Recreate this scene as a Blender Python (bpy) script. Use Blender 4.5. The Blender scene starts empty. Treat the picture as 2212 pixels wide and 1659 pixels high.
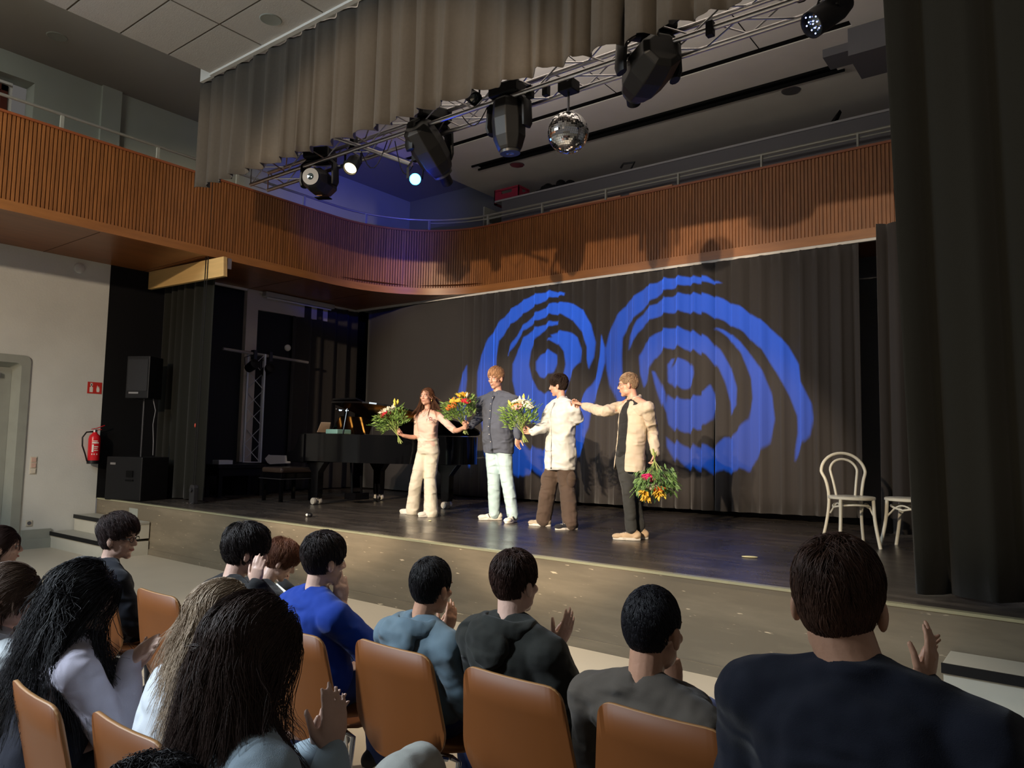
import bpy, bmesh, math, random
import numpy as np
from mathutils import Vector, Matrix
PI=math.pi
random.seed(7); RNG=np.random.default_rng(7)
C=bpy.context.scene.collection
# ---------------------------------------------------------------- camera
F_PX=1602.0; CY,CP,CR=0.6562,0.0806,0.0202; EYE=Vector((0,0,1.57))
_f=Vector((-math.sin(CY)*math.cos(CP),math.cos(CY)*math.cos(CP),math.sin(CP)))
_r=Vector((math.cos(CY),math.sin(CY),0)); _u=_r.cross(_f)
_r2=_r*math.cos(CR)+_u*math.sin(CR); _u2=_u*math.cos(CR)-_r*math.sin(CR)
cam=bpy.data.cameras.new('camera'); camo=bpy.data.objects.new('camera',cam); C.objects.link(camo)
cam.sensor_width=36; cam.lens=36*F_PX/2212; cam.clip_start=.05; cam.clip_end=100
camo.matrix_world=Matrix(((_r2.x,_u2.x,-_f.x,EYE.x),(_r2.y,_u2.y,-_f.y,EYE.y),(_r2.z,_u2.z,-_f.z,EYE.z),(0,0,0,1)))
bpy.context.scene.camera=camo
def ray(x,y): return _f+_r2*((x-1106)/F_PX)-_u2*((y-829.5)/F_PX)
def aty(x,y,Y): d=ray(x,y); return EYE+d*(Y/d.y)        # point of the place seen there, Y metres into the room
def atd(x,y,D): return EYE+ray(x,y)*D
# ---------------------------------------------------------------- world, exposure
S=bpy.context.scene
S.view_settings.view_transform='Standard'; S.view_settings.look='None'; S.view_settings.exposure=1.6; S.view_settings.gamma=1
S.view_settings.use_curve_mapping=False
w=bpy.data.worlds.new('world'); S.world=w; w.use_nodes=True
w.node_tree.nodes['Background'].inputs[0].default_value=(.60,.57,.54,1); w.node_tree.nodes['Background'].inputs[1].default_value=WORLD=0.05
# ---------------------------------------------------------------- lights of the hall and an added stage ceiling fill
def spot(name,loc,target,power,color,angle,blend=.3,size=.08):
    l=bpy.data.lights.new(name,'SPOT'); l.energy=power; l.color=color; l.spot_size=math.radians(angle); l.spot_blend=blend; l.shadow_soft_size=size
    o=bpy.data.objects.new(name,l); C.objects.link(o); o.location=loc
    o.rotation_euler=(Vector(target)-Vector(loc)).to_track_quat('-Z','Y').to_euler(); return o
def area(name,loc,target,power,color,sx,sy):
    l=bpy.data.lights.new(name,'AREA'); l.shape='RECTANGLE'; l.size=sx; l.size_y=sy; l.energy=power; l.color=color
    o=bpy.data.objects.new(name,l); C.objects.link(o); o.location=loc
    o.rotation_euler=(Vector(target)-Vector(loc)).to_track_quat('-Z','Y').to_euler(); return o
WARM=(1,.80,.58)
FOH=(-3.0,-7.5,5.25)
def azel(az,el,o=FOH,r=10): a=math.radians(az);e=math.radians(el); return (o[0]+r*math.sin(a)*math.cos(e),o[1]+r*math.cos(a)*math.cos(e),o[2]+r*math.sin(e))
spot('front_spot',(-3.2,-7.5,5.25),azel(-13.5,-14.4,(-3.2,-7.5,5.25)),2500,WARM,15.5,.35,.06)
spot('front_spot',(-1.6,-7.5,5.25),azel(-9,-14.4,(-1.6,-7.5,5.25)),2500,WARM,15.5,.35,.06)
spot('front_wash',(-3.6,-7.5,5.2),azel(-27,-8.5,(-3.6,-7.5,5.2)),1000,WARM,27,.35,.10)
spot('front_wash',(-3.0,-7.5,5.2),azel(-12,-8.5,(-3.0,-7.5,5.2)),1650,WARM,27,.35,.10)
spot('front_wash',(-2.4,-7.5,5.2),azel(2,-8.5,(-2.4,-7.5,5.2)),1050,WARM,27,.5,.10)
for x_,p_ in ((-7.6,30),(-4.7,300),(-2.2,300)): spot('hall_downlight',(x_,3.75,6.22),(x_,3.95,0),p_,(1,.86,.68),46,.8,.08)
area('house_lights',(-8.2,-1.5,5.6),(-3.8,1.6,.8),150,(.78,.90,1.0),3,3)
spot('house_spot',(-5.6,-3.2,5.6),(-3.1,1.1,.9),1050,(.80,.90,1.0),38,1.0,.5)
area('house_lights',(-9.6,0.6,6.6),(-11.0,1.5,3),44,(.92,.95,.88),1.2,4)
area('ceiling_bounce_fill',(-4.1,5.62,5.26),(-3.9,6.6,9),30,(1,.90,.80),5.2,.14)  # added light without a fixture, stands in for bounce on the stage ceiling
# ---------------------------------------------------------------- tags and mesh helpers
def tag(o,label=None,cat=None,group=None,kind=None):
    if label:o['label']=label
    if cat:o['category']=cat
    if group:o['group']=group
    if kind:o['kind']=kind
    return o
def thing(name,label,cat,loc=(0,0,0),rz=0,group=None):
    o=bpy.data.objects.new(name,None); C.objects.link(o); o.location=loc; o.rotation_euler=(0,0,rz); o.empty_display_size=.1
    return tag(o,label,cat,group)
def frame(d,up=(0,0,1)):
    d=Vector(d).normalized(); up=Vector(up)
    if abs(d.dot(up))>.97: up=Vector((0,1,0)) if abs(d.y)<.9 else Vector((1,0,0))
    s=d.cross(up).normalized(); return s,s.cross(d).normalized(),d     # side, up, dir
class MB:
    def __init__(s): s.v=[];s.f=[]
    def add(s,vs,fs):
        n=len(s.v); s.v+= [tuple(v) for v in vs]; s.f+=[tuple(i+n for i in f) for f in fs]; return s
    def box(s,c,d,rz=0,M=None):
        x,y,z=d[0]/2,d[1]/2,d[2]/2
        vs=[Vector((a,b,e)) for a in(-x,x) for b in(-y,y) for e in(-z,z)]
        R=Matrix.Rotation(rz,3,'Z') if M is None else M
        return s.add([R@v+Vector(c) for v in vs],[(0,1,3,2),(4,6,7,5),(0,4,5,1),(2,3,7,6),(0,2,6,4),(1,5,7,3)])
    def bb(s,x0,x1,y0,y1,z0,z1): return s.box(((x0+x1)/2,(y0+y1)/2,(z0+z1)/2),(x1-x0,y1-y0,z1-z0))
    def tube(s,pts,r,n=8,up=(0,0,1),cap=True):
        pts=[Vector(p) for p in pts]; m=len(pts); rr=r if isinstance(r,(list,tuple)) else [r]*m
        vs=[];pu=None
        for i,p in enumerate(pts):
            d=(pts[min(i+1,m-1)]-pts[max(i-1,0)])
            if d.length<1e-9:d=Vector((0,0,1))
            d.normalize()
            if pu is None: a,b,_=frame(d,up)
            else:
                a=(pu-d*pu.dot(d))
                a=a.normalized() if a.length>1e-6 else frame(d,up)[0]
                b=a.cross(d)
            pu=a; q=rr[i]; ra,rb=q if isinstance(q,(list,tuple)) else (q,q)
            for k in range(n):
                t=2*PI*k/n; vs.append(p+a*(ra*math.cos(t))+b*(rb*math.sin(t)))
        fs=[(i*n+k,(i+1)*n+k,(i+1)*n+(k+1)%n,i*n+(k+1)%n) for i in range(m-1) for k in range(n)]
        if cap: fs+=[tuple(range(n)),tuple((m-1)*n+k for k in reversed(range(n)))]
        return s.add(vs,fs)
    def ell(s,c,r,n=14,m=9,M=None):
        c=Vector(c); r=(r,r,r) if not isinstance(r,(tuple,list)) else r
        vs=[Vector((0,0,-r[2]))]
        for i in range(1,m):
            ph=-PI/2+PI*i/m
            for k in range(n):
                t=2*PI*k/n; vs.append(Vector((r[0]*math.cos(ph)*math.cos(t),r[1]*math.cos(ph)*math.sin(t),r[2]*math.sin(ph))))
        vs.append(Vector((0,0,r[2]))); L=len(vs)-1
        fs=[(0,1+(k+1)%n,1+k) for k in range(n)]
        for i in range(m-2):
            for k in range(n): fs.append((1+i*n+k,1+i*n+(k+1)%n,1+(i+1)*n+(k+1)%n,1+(i+1)*n+k))
        fs+=[(L,1+(m-2)*n+k,1+(m-2)*n+(k+1)%n) for k in range(n)]
        if M is not None: vs=[M@v for v in vs]
        return s.add([v+c for v in vs],fs)
    def prism(s,poly,a,b,axis='z',M=None,off=(0,0,0)):      # polygon extruded a..b along axis
        n=len(poly)
        def P(p,h):
            q={'z':(p[0],p[1],h),'x':(h,p[0],p[1]),'y':(p[0],h,p[1])}[axis]; q=Vector(q)
            if M is not None:q=M@q
            return q+Vector(off)
        vs=[P(p,a) for p in poly]+[P(p,b) for p in poly]
        return s.add(vs,[tuple(reversed(range(n))),tuple(range(n,2*n))]+[(i,(i+1)%n,n+(i+1)%n,n+i) for i in range(n)])
    def lathe(s,prof,n=20,c=(0,0,0),M=None,cap=True):
        c=Vector(c);vs=[];m=len(prof)
        for r,z in prof:
            for k in range(n):
                v=Vector((r*math.cos(2*PI*k/n),r*math.sin(2*PI*k/n),z))
                if M is not None:v=M@v
                vs.append(v+c)
        fs=[(i*n+k,i*n+(k+1)%n,(i+1)*n+(k+1)%n,(i+1)*n+k) for i in range(m-1) for k in range(n)]
        if cap: fs+=[tuple(reversed(range(n))),tuple((m-1)*n+k for k in range(n))]
        return s.add(vs,fs)
    def build(s,name,mat,parent=None,smooth=False,bevel=0,world=True,fix=True):
        off=Vector((0,0,0))
        me=bpy.data.meshes.new(name); vs=s.v
        if parent is not None and world:
            off=ORG.get(parent.name,None)
            if off is None:
                off=Vector(parent.location); p=parent.parent
                while p is not None: off=off+Vector(p.location); p=p.parent
            vs=[(v[0]-off[0],v[1]-off[1],v[2]-off[2]) for v in vs]
        me.from_pydata([tuple(v) for v in vs],[],s.f)
        if fix:
            bm=bmesh.new(); bm.from_mesh(me); bmesh.ops.recalc_face_normals(bm,faces=bm.faces); bm.to_mesh(me); bm.free()
        if mat: me.materials.append(mat)
        if smooth:
            me.shade_smooth()
            if smooth!='all':
                try: me.set_sharp_from_angle(angle=math.radians(45))
                except Exception: pass
        o=bpy.data.objects.new(name,me); C.objects.link(o)
        if parent is not None: o.parent=parent
        if bevel:
            b=o.modifiers.new('bevel','BEVEL'); b.width=bevel; b.segments=2; b.limit_method='ANGLE'
        return o
ORG={}
def struct(name,mb,mat,parent=None,**k):
    o=mb.build(name,mat,parent,**k)
    if parent is None:o['kind']='structure'
    return o
# ---------------------------------------------------------------- materials
MATS={}
def mat(name,col,rough=.6,metal=0,spec=.5,var=0,vscale=8,stretch=(1,1,1),bump=0,bscale=60,bstretch=(1,1,1),sheen=0,emit=None,estr=0,alpha=1,trans=0,coat=0,col2=None,detail=4):
    if name in MATS:return MATS[name]
    m=bpy.data.materials.new(name); m.use_nodes=True; nt=m.node_tree; b=nt.nodes['Principled BSDF']; N=nt.nodes.new; L=nt.links.new
    b.inputs['Base Color'].default_value=(*col,1); b.inputs['Roughness'].default_value=rough; b.inputs['Metallic'].default_value=metal
    b.inputs['Specular IOR Level'].default_value=spec; b.inputs['Sheen Weight'].default_value=sheen; b.inputs['Coat Weight'].default_value=coat
    b.inputs['Alpha'].default_value=alpha; b.inputs['Transmission Weight'].default_value=trans
    if emit: b.inputs['Emission Color'].default_value=(*emit,1); b.inputs['Emission Strength'].default_value=estr
    tc=N('ShaderNodeTexCoord')
    def noise(sc,st,det):
        mp=N('ShaderNodeMapping'); mp.inputs['Scale'].default_value=st; L(tc.outputs['Object'],mp.inputs[0])
        n=N('ShaderNodeTexNoise'); n.inputs['Scale'].default_value=sc; n.inputs['Detail'].default_value=det; L(mp.outputs[0],n.inputs['Vector']); return n
    if var or col2:
        n=noise(vscale,stretch,detail); r=N('ShaderNodeValToRGB')
        c2=col2 or tuple(min(1,c*(1+var)) for c in col); c1=col if col2 else tuple(c*(1-var) for c in col)
        r.color_ramp.elements[0].position=.3;r.color_ramp.elements[1].position=.7
        r.color_ramp.elements[0].color=(*c1,1);r.color_ramp.elements[1].color=(*c2,1)
        L(n.outputs['Fac'],r.inputs[0]);L(r.outputs[0],b.inputs['Base Color'])
    if bump:
        n=noise(bscale,bstretch,3);bp=N('ShaderNodeBump');bp.inputs['Strength'].default_value=bump;bp.inputs['Distance'].default_value=.01
        L(n.outputs['Fac'],bp.inputs['Height']);L(bp.outputs[0],b.inputs['Normal'])
    MATS[name]=m; return m
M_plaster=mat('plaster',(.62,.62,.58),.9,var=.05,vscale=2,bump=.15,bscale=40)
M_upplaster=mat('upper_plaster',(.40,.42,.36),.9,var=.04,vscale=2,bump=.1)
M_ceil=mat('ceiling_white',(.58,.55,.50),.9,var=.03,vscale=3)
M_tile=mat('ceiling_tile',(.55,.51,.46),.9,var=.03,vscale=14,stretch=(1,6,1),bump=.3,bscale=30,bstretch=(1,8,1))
M_gap=mat('dark_gap',(.004,.004,.004),.9,spec=.1)
M_wood=mat('slat_wood',(.27,.10,.026),.45,var=.22,vscale=9,stretch=(3,3,.25),bump=.1,bscale=40,bstretch=(3,3,.3))
M_woodband=mat('band_wood',(.33,.13,.036),.35,var=.15,vscale=3,stretch=(.6,.6,5))
M_soffit=mat('soffit_wood',(.24,.085,.026),.35,var=.15,vscale=2.5,stretch=(4,.6,1))
M_beam=mat('pale_wood',(.62,.40,.16),.5,var=.1,vscale=3,stretch=(.4,4,4))
M_black=mat('black_paint',(.006,.006,.007),.8,spec=.2)
M_drape=mat('black_drape',(.045,.040,.038),.95,spec=.1,sheen=.15,bump=.2,bscale=300)
M_leg=mat('side_drape',(.013,.013,.0105),.95,spec=.1,sheen=.1,bump=.2,bscale=300)
M_valance=mat('valance_cloth',(.080,.067,.053),.95,spec=.1,sheen=.1,var=.05,vscale=30,bump=.3,bscale=400)
M_white=mat('white_trim',(.75,.72,.66),.6)
M_alu=mat('aluminium',(.62,.60,.62),.32,1,bump=.05,bscale=80)
M_alup=mat('tower_aluminium',(.70,.72,.76),.38,.35)
M_steel=mat('chrome',(.6,.6,.62),.18,1)
M_gunmetal=mat('dark_metal',(.05,.05,.055),.4,.6)
M_plastic=mat('black_plastic',(.005,.005,.006),.5,spec=.3)
M_gloss=mat('piano_black',(.002,.002,.0025),.08,spec=.42)
M_gold=mat('piano_plate',(.75,.38,.08),.3,.8)
M_grey=mat('grey_paint',(.30,.31,.27),.5,var=.06,vscale=5)
M_greyd=mat('grey_dark_paint',(.10,.10,.11),.6)
M_glass=mat('lens_glass',(.02,.03,.03),.03,spec=1,coat=1)
def scuffed(name,base,hi,rough0,rough1,scale,stretch,lines=True):
    m=mat(name,base,.3); nt=m.node_tree;b=nt.nodes['Principled BSDF'];N=nt.nodes.new;L=nt.links.new
    tc=[n for n in nt.nodes if n.type=='TEX_COORD'][0]
    def nz(sc,st,det=6,rough=.6):
        mp=N('ShaderNodeMapping');mp.inputs['Scale'].default_value=st;L(tc.outputs['Object'],mp.inputs[0]);n=N('ShaderNodeTexNoise');n.inputs['Scale'].default_value=sc;n.inputs['Detail'].default_value=det;n.inputs['Roughness'].default_value=rough;L(mp.outputs[0],n.inputs['Vector']);return n
    a=nz(scale,stretch);r=N('ShaderNodeValToRGB');r.color_ramp.elements[0].position=.45;r.color_ramp.elements[1].position=.78
    r.color_ramp.elements[0].color=(*base,1);r.color_ramp.elements[1].color=(*hi,1);L(a.outputs['Fac'],r.inputs[0])
    s=nz(scale*9,stretch,2,.5);r2=N('ShaderNodeValToRGB');r2.color_ramp.elements[0].position=.70;r2.color_ramp.elements[1].position=.76
    r2.color_ramp.elements[0].color=(0,0,0,1);r2.color_ramp.elements[1].color=(1,1,1,1);L(s.outputs['Fac'],r2.inputs[0])
    mx=N('ShaderNodeMixRGB');L(r2.outputs[0],mx.inputs[0]);L(r.outputs[0],mx.inputs[1]);mx.inputs[2].default_value=(*[min(1,c*2.6) for c in hi],1);L(mx.outputs[0],b.inputs['Base Color'])
    mr=N('ShaderNodeMapRange');mr.inputs['From Min'].default_value=.3;mr.inputs['From Max'].default_value=.7;mr.inputs['To Min'].default_value=rough0;mr.inputs['To Max'].default_value=rough1
    c=nz(scale*.6,(1,1,1));L(c.outputs['Fac'],mr.inputs[0]);L(mr.outputs[0],b.inputs['Roughness'])
    bp=N('ShaderNodeBump');bp.inputs['Strength'].default_value=.12;bp.inputs['Distance'].default_value=.004;L(a.outputs['Fac'],bp.inputs['Height']);L(bp.outputs[0],b.inputs['Normal'])
    return m
M_stage=scuffed('stage_floor',(.045,.038,.033),(.115,.095,.078),.20,.38,2.0,(.7,4,1))
M_front=scuffed('stage_front',(.16,.13,.088),(.25,.205,.14),.35,.6,2.4,(.4,1,2.4))
M_floor=mat('hall_floor',(.46,.395,.30),.38,var=.05,vscale=1.2,bump=.05,bscale=5,stretch=(1,1,1))
M_chair=mat('chair_ply',(.16,.052,.012),.5,spec=.25,var=.08,vscale=3,stretch=(1,1,.25))
M_chairedge=mat('chair_ply_edge',(.34,.17,.06),.5)
M_cream=mat('cream_lacquer',(.80,.76,.62),.3)
# ================================================================ the setting
H=.654; YF=5.056; YB=9.67; XW=-11.55; ZS=4.14; XG=-9.78; YG=9.60; ZT=5.30; ZSL=4.26; ZC=6.31; ZC2=6.82
struct('floor',MB().bb(-14,6,-9,YF+.2,-.1,0),M_floor)
# stage: black boards, front boards, metal edge strip, plinth
st=MB().bb(XW,5,YF+.004,12.0,-.05,H); stage=struct('stage',st,M_stage)
fr=MB(); fr.bb(XW,5,YF-.018,YF+.004,.075,H-.012); struct('stage_front',fr,M_front,stage)
fr=MB(); fr.bb(XW,5,YF-.030,YF+.004,.0,.075); struct('plinth',fr,M_front,stage)
fr=MB(); fr.bb(XW,5,YF-.026,YF+.03,H-.012,H+.006); struct('edge_strip',fr,mat('brass_strip',(.62,.60,.40),.3,.7),stage)
fr=MB(); fr.bb(-10.55,-10.3,YF-.022,YF-.017,.44,.58); struct('cover_plate',fr,M_grey,stage)
# left wall with the door opening (white hall part) and its upper part above the gallery
dy0,dy1,dz=2.93,3.97,2.58
wl=MB(); wl.bb(XW-.3,XW,dy1,5.02,0,ZS+.05); wl.bb(XW-.3,XW,dy0-7,dy0,0,ZS+.05); wl.bb(XW-.3,XW,dy0,dy1,dz,ZS+.05)
struct('wall_left',wl,M_plaster)
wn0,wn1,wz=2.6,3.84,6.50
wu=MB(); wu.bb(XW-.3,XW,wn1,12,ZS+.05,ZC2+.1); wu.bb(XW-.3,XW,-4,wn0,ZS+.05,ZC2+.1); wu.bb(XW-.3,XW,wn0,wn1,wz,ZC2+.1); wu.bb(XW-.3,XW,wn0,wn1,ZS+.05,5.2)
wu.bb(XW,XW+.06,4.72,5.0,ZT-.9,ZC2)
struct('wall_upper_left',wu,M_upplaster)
wd=MB(); wd.bb(XW-.26,XW-.2,wn0,wn1-.30,5.2,6.38); w1=struct('window_1',wd,mat('window_pane',(.16,.17,.16),.25))
fr=MB()
fr.bb(XW-.22,XW-.12,wn1-.36,wn1-.28,5.2,6.38); fr.bb(XW-.22,XW-.12,wn0,wn1-.28,6.30,6.38); struct('window_frame',fr,mat('mahogany',(.10,.022,.012),.5),w1)
fr=MB(); fr.bb(XW-.2,XW-.08,wn0,wn1-.24,6.385,6.42); fr.bb(XW-.2,XW-.14,wn1-.27,wn1-.22,5.2,6.42); struct('blind_rail',fr,M_white,w1)
# hall-side stage wall left of the steps (black)
bw=MB(); bw.bb(XW-.3,XW+.004,5.02,12,H,ZS+.05); struct('wall_stage_left',bw,M_black)
bk=MB(); bk.bb(XW,2,11.2,11.4,H-.1,7); struct('wall_back',bk,mat('back_wall_grey',(.16,.16,.17),.9))
wr=MB(); wr.bb(-.2,0,9.8,11.3,ZS,7); wr.bb(1.2,1.5,5.5,12,H,7); struct('wall_right',wr,mat('side_wall_grey',(.42,.41,.38),.9))
bb=MB(); bb.bb(XW,XW+.03,dy1+.10,YF-.62,0,.26); bb.bb(XW,XW+.05,dy1+.10,YF-.62,0,.13); struct('baseboard_left',bb,M_grey)
# door
dr=MB(); dr.bb(XW-.20,XW-.15,dy0+.1,dy1-.10,0,dz-.10); d1=struct('door_1',dr,M_grey)
fr=MB()
def archpoly(w0,w1,h,r,n=6): # y,z outline with rounded upper corners
    p=[(w1,0)]+[(w1-r+r*math.cos(t),h-r+r*math.sin(t)) for t in [PI/2*i/n for i in range(n+1)]]+[(w0+r+r*math.cos(t),h-r+r*math.sin(t)) for t in [PI/2+PI/2*i/n for i in range(n+1)]]+[(w0,0)]
    return p
A=archpoly(dy0-.07,dy1+.07,dz+.07,.08);B=archpoly(dy0+.10,dy1-.10,dz-.10,.05)
for i in range(len(A)-1):
    fr.add([(XW+.02,*A[i]),(XW+.02,*A[i+1]),(XW+.02,*[a*.35+b*.65 for a,b in zip(A[i+1],B[i+1])]),(XW+.02,*[a*.35+b*.65 for a,b in zip(A[i],B[i])]),
            (XW-.16,*B[i]),(XW-.16,*B[i+1]),(XW-.01,*A[i]),(XW-.01,*A[i+1])],[(0,1,2,3),(3,2,5,4),(0,1,7,6)])
struct('door_frame',fr,M_grey,d1)
fr=MB(); fr.bb(XW-.15,XW-.10,3.35,3.72,2.34,2.40); fr.tube([(XW-.11,3.5,2.41),(XW-.08,3.2,2.43)],.012); struct('door_closer',fr,M_alu,d1)
# hall ceiling: tiles on a dark backing, lower panel over hall and stage
ce=MB()
ys=[4.96-.585*i for i in range(0,22)]; xs=[-8.88+1.165*i for i in range(0,12)]
for i in range(len(xs)-1):
    for j in range(len(ys)-1): ce.bb(xs[i]+.012,xs[i+1]-.012,ys[j+1]+.012,ys[j]-.012,ZC,ZC+.02)
cl=struct('ceiling',ce,M_tile)
cb=MB(); cb.bb(-8.88,4,-9,4.96,ZC+.012,ZC+.30); struct('ceiling_backing',cb,mat('ceiling_backing_brown',(.10,.08,.06),.9),cl)
fr=MB(); fr.bb(-8.88,3.5,4.93,4.985,ZC-.03,ZC+.02); fr.bb(-9.15,-8.88,4.955,5.0,ZC-.03,ZC+.25); struct('trim_1',fr,M_white)
# stage ceiling slab with two dark slots
sc=MB(); X0,X1=-8.88,1.3
for a,b in ((5.0,8.44),(8.56,9.34),(9.52,11.3)): sc.bb(X0,X1,a,b,ZC,ZC+.3)
sc.bb(X0,-8.10,9.34,9.52,ZC,ZC+.3); sc.bb(-2.28,X1,9.34,9.52,ZC,ZC+.3); sc.bb(-1.9,X1,8.44,8.56,ZC,ZC+.3)
sc.bb(X0,X1,5.0,11.3,ZC+.3,ZC+.34)
cs=struct('ceiling_stage',sc,M_ceil)
fr=MB(); fr.bb(X0,-1.9,8.44,8.56,ZC+.012,ZC+.2); fr.bb(-8.1,-2.28,9.34,9.52,ZC+.012,ZC+.16); struct('slot_shade_fill',fr,M_gap,cs)  # solid near-black fill, the shade inside the slots put into its colour
fr=MB(); fr.bb(-8.16,-2.2,9.33,9.355,ZC-.03,ZC+.05); fr.bb(-8.16,-2.2,9.505,9.53,ZC-.03,ZC+.05); struct('slot_rail',fr,M_gap,cs)
fr=MB()
for x in (-6.85,-4.83,-2.9): fr.bb(x-.006,x+.006,6.9,8.44,ZC-.002,ZC+.01)
struct('panel_joint',fr,M_gap,cs)
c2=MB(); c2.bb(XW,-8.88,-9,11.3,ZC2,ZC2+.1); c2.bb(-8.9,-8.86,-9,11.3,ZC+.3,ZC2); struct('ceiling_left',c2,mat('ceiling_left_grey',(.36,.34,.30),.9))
dk=MB(); dk.bb(-1.95,-1.55,8.6,9.25,ZC-.32,ZC); dk.bb(-2.3,-1.95,8.9,9.25,ZC-.1,ZC); struct('trim_2',dk,M_greyd)
for i,(x,y,z,lab) in enumerate([(-7.49,9.746,ZC,'round recessed ceiling light at the rear, near the mirror ball'),(-2.915,9.72,ZC,'round recessed ceiling light at the rear right, beside the black side curtain'),(-7.144,4.66,ZC,'round recessed downlight in a pale ceiling tile above the grey valance'),(-10.588,3.735,ZC2,'round recessed light in the darker side ceiling, above the window')]):
    t=thing('ceiling_downlight',lab,'ceiling light',(x,y,z),group='recessed ceiling lights')
    MB().lathe([(.085,-.004),(.115,-.008),(.125,0),(.085,0)],24,(x,y,z)).build('trim_ring',M_alu if i<2 else M_grey,t,smooth=True)
    MB().lathe([(.0,-.001),(.088,-.001),(.088,-.003),(.0,-.003)],24,(x,y,z)).build('reflector',mat('downlight_dark',(.07,.055,.045),.25,.6),t,smooth=True)
# ---------------------------------------------------------------- gallery
Rg=1.8
def gpath(step,off=0):
    """points along the gallery face with its normal towards the room"""
    L=[]; y=-6.0
    while y<YG-Rg: L.append((XG+off,y,1,0)); y+=step
    a=0; da=step/Rg
    while a<PI/2: 
        L.append((XG+Rg-(Rg-off)*math.cos(a),YG-Rg+(Rg-off)*math.sin(a),math.cos(a),-math.sin(a))); a+=da
    x=XG+Rg
    while x<-.9: L.append((x,YG-off,0,-1)); x+=step
    return L
G=gpath(.045)
sl=MB()
for i in range(len(G)-1):
    x,y,nx,ny=G[i];x2,y2,nx2,ny2=G[i+1]
    P=lambda t,o:(x+(x2-x)*t+nx*o,y+(y2-y)*t+ny*o)
    a,b,c,d=P(0,.0),P(.04,.018),P(.70,.018),P(.76,.0)
    e=P(1,0); z0,z1=ZSL-.01,ZT-.03; n=len(sl.v)
    sl.v+=[(*q,z) for q in (a,b,c,d,e) for z in (z0,z1)]
    sl.f+=[(n+2*k,n+2*k+2,n+2*k+3,n+2*k+1) for k in range(4)]
gal=struct('gallery',sl,M_wood,fix=False)
def ribbon(step,prof,name,m,parent):
    g=gpath(step); b=MB(); n=len(prof)
    for x,y,nx,ny in g: b.v+=[(x+nx*o,y+ny*o,z) for o,z in prof]
    for i in range(len(g)-1):
        for k in range(n): b.f.append((i*n+k,i*n+(k+1)%n,(i+1)*n+(k+1)%n,(i+1)*n+k))
    b.f+=[tuple(range(n)),tuple((len(g)-1)*n+k for k in range(n))]
    return struct(name,b,m,parent,smooth=True)
ribbon(.25,[(.030,ZS),(.030,ZSL),(-.01,ZSL),(-.01,ZS)],'fascia_board',M_woodband,gal)
ribbon(.25,[(.034,ZT-.03),(.034,ZT),(-.16,ZT),(-.16,ZT-.03)],'cap_board',mat('cap_wood',(.27,.075,.024),.4),gal)
ribbon(.25,[(-.001,ZSL),(-.001,ZT-.03),(-.03,ZT-.03),(-.03,ZSL)],'parapet_core',mat('groove_dark',(.06,.022,.008),.8),gal)
sf=MB(); sf.add([(XW,-6,ZS+.001),(XG,-6,ZS+.001),(XG,YG-Rg,ZS+.001)]+[(XG+Rg-Rg*math.cos(a),YG-Rg+Rg*math.sin(a),ZS+.001) for a in [PI/2*i/12 for i in range(1,13)]]+[(-.9,YG,ZS+.001),(-.9,YB+.1,ZS+.001),(XW,YB+.1,ZS+.001)],[tuple(range(18))])
sf.add([(XW,-6,ZS+.16),(XG-.02,-6,ZS+.16),(XG-.02,YG-Rg,ZS+.16),(XG+Rg*.3,YG-Rg*.28,ZS+.16),(XG+Rg,YG,ZS+.16),(-.9,YG+.02,ZS+.16),(-.9,11.2,ZS+.16),(XW,11.2,ZS+.16)],[tuple(range(8))])
struct('soffit',sf,M_soffit,gal,fix=False)
jt=MB()
for y in (1.2,2.65,4.1,5.5,7.2,8.6): jt.bb(XW,XG-.02,y-.004,y+.004,ZS-.002,ZS+.003)
struct('soffit_joint',jt,mat('joint_dark',(.08,.03,.012),.8),gal)
tr=MB(); tr.bb(XW+.15,-.9,YB-.09,YB-.045,ZS-.035,ZS+.002); tr.bb(XW+.19,XW+.24,5.75,YB,ZS-.035,ZS+.002)
struct('trim_3',tr,M_white)
# handrail on the gallery
hr=thing('handrail','slim grey metal handrail on short posts running along the wooden gallery front','handrail',(XG-.08,5,ZT))
g2=gpath(.12,-.08)
g2b=[(x,y,5.52) for x,y,_,_ in g2]
MB().tube([(x,y,5.51) for x,y,_,_ in g2],.020,8).build('rail',mat('rail_grey',(.34,.34,.30),.4,.5),hr,smooth=True)
k=[p for p in g2 if p[1]>YG-Rg]
MB().tube([(x,y,5.46) for x,y,_,_ in gpath(.12,-.10) if y>YG-.3],.010,6).build('lower_rail',M_grey,hr,smooth=True)
acc=0; last=g2[0]; idx=0
for i,p in enumerate(g2):
    acc+=math.hypot(p[0]-last[0],p[1]-last[1]); last=p
    if acc>=1.12:
        acc=0; MB().bb(p[0]-.012,p[0]+.012,p[1]-.02,p[1]+.02,ZT-.02,5.51).build('rail_post',M_grey,hr)
# wooden boards leaning along the back handrail
for (xa,xb,zz,lab) in ((-6.75,-5.45,5.336,'long pinkish wooden board lying behind the gallery handrail, nearer the mirror ball'),(-5.3,-4.6,5.336,'short wooden board behind the gallery handrail, right of the longer board')):
    b=MB().bb(xa,xb,9.68,9.73,zz-.035,zz+.035).build('wooden_board',mat('raw_board',(.42,.22,.12),.6,var=.15),bevel=.004); tag(b,lab,'board',group='boards behind the handrail')
# portal beam
pb=MB(); pb.prism([(XW+.05,3.86),(XW+.05,4.138),(-9.40,4.09),(-9.375,3.81)],5.57,5.63,'y'); pbo=pb.build('wooden_beam',M_beam,bevel=.004)
tag(pbo,'pale wooden beam board sticking out under the gallery, left of the stage opening','beam')
MB().bb(-9.43,-9.40,5.64,5.70,3.93,4.08).build('pulley_bracket',M_alu,pbo)
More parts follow.
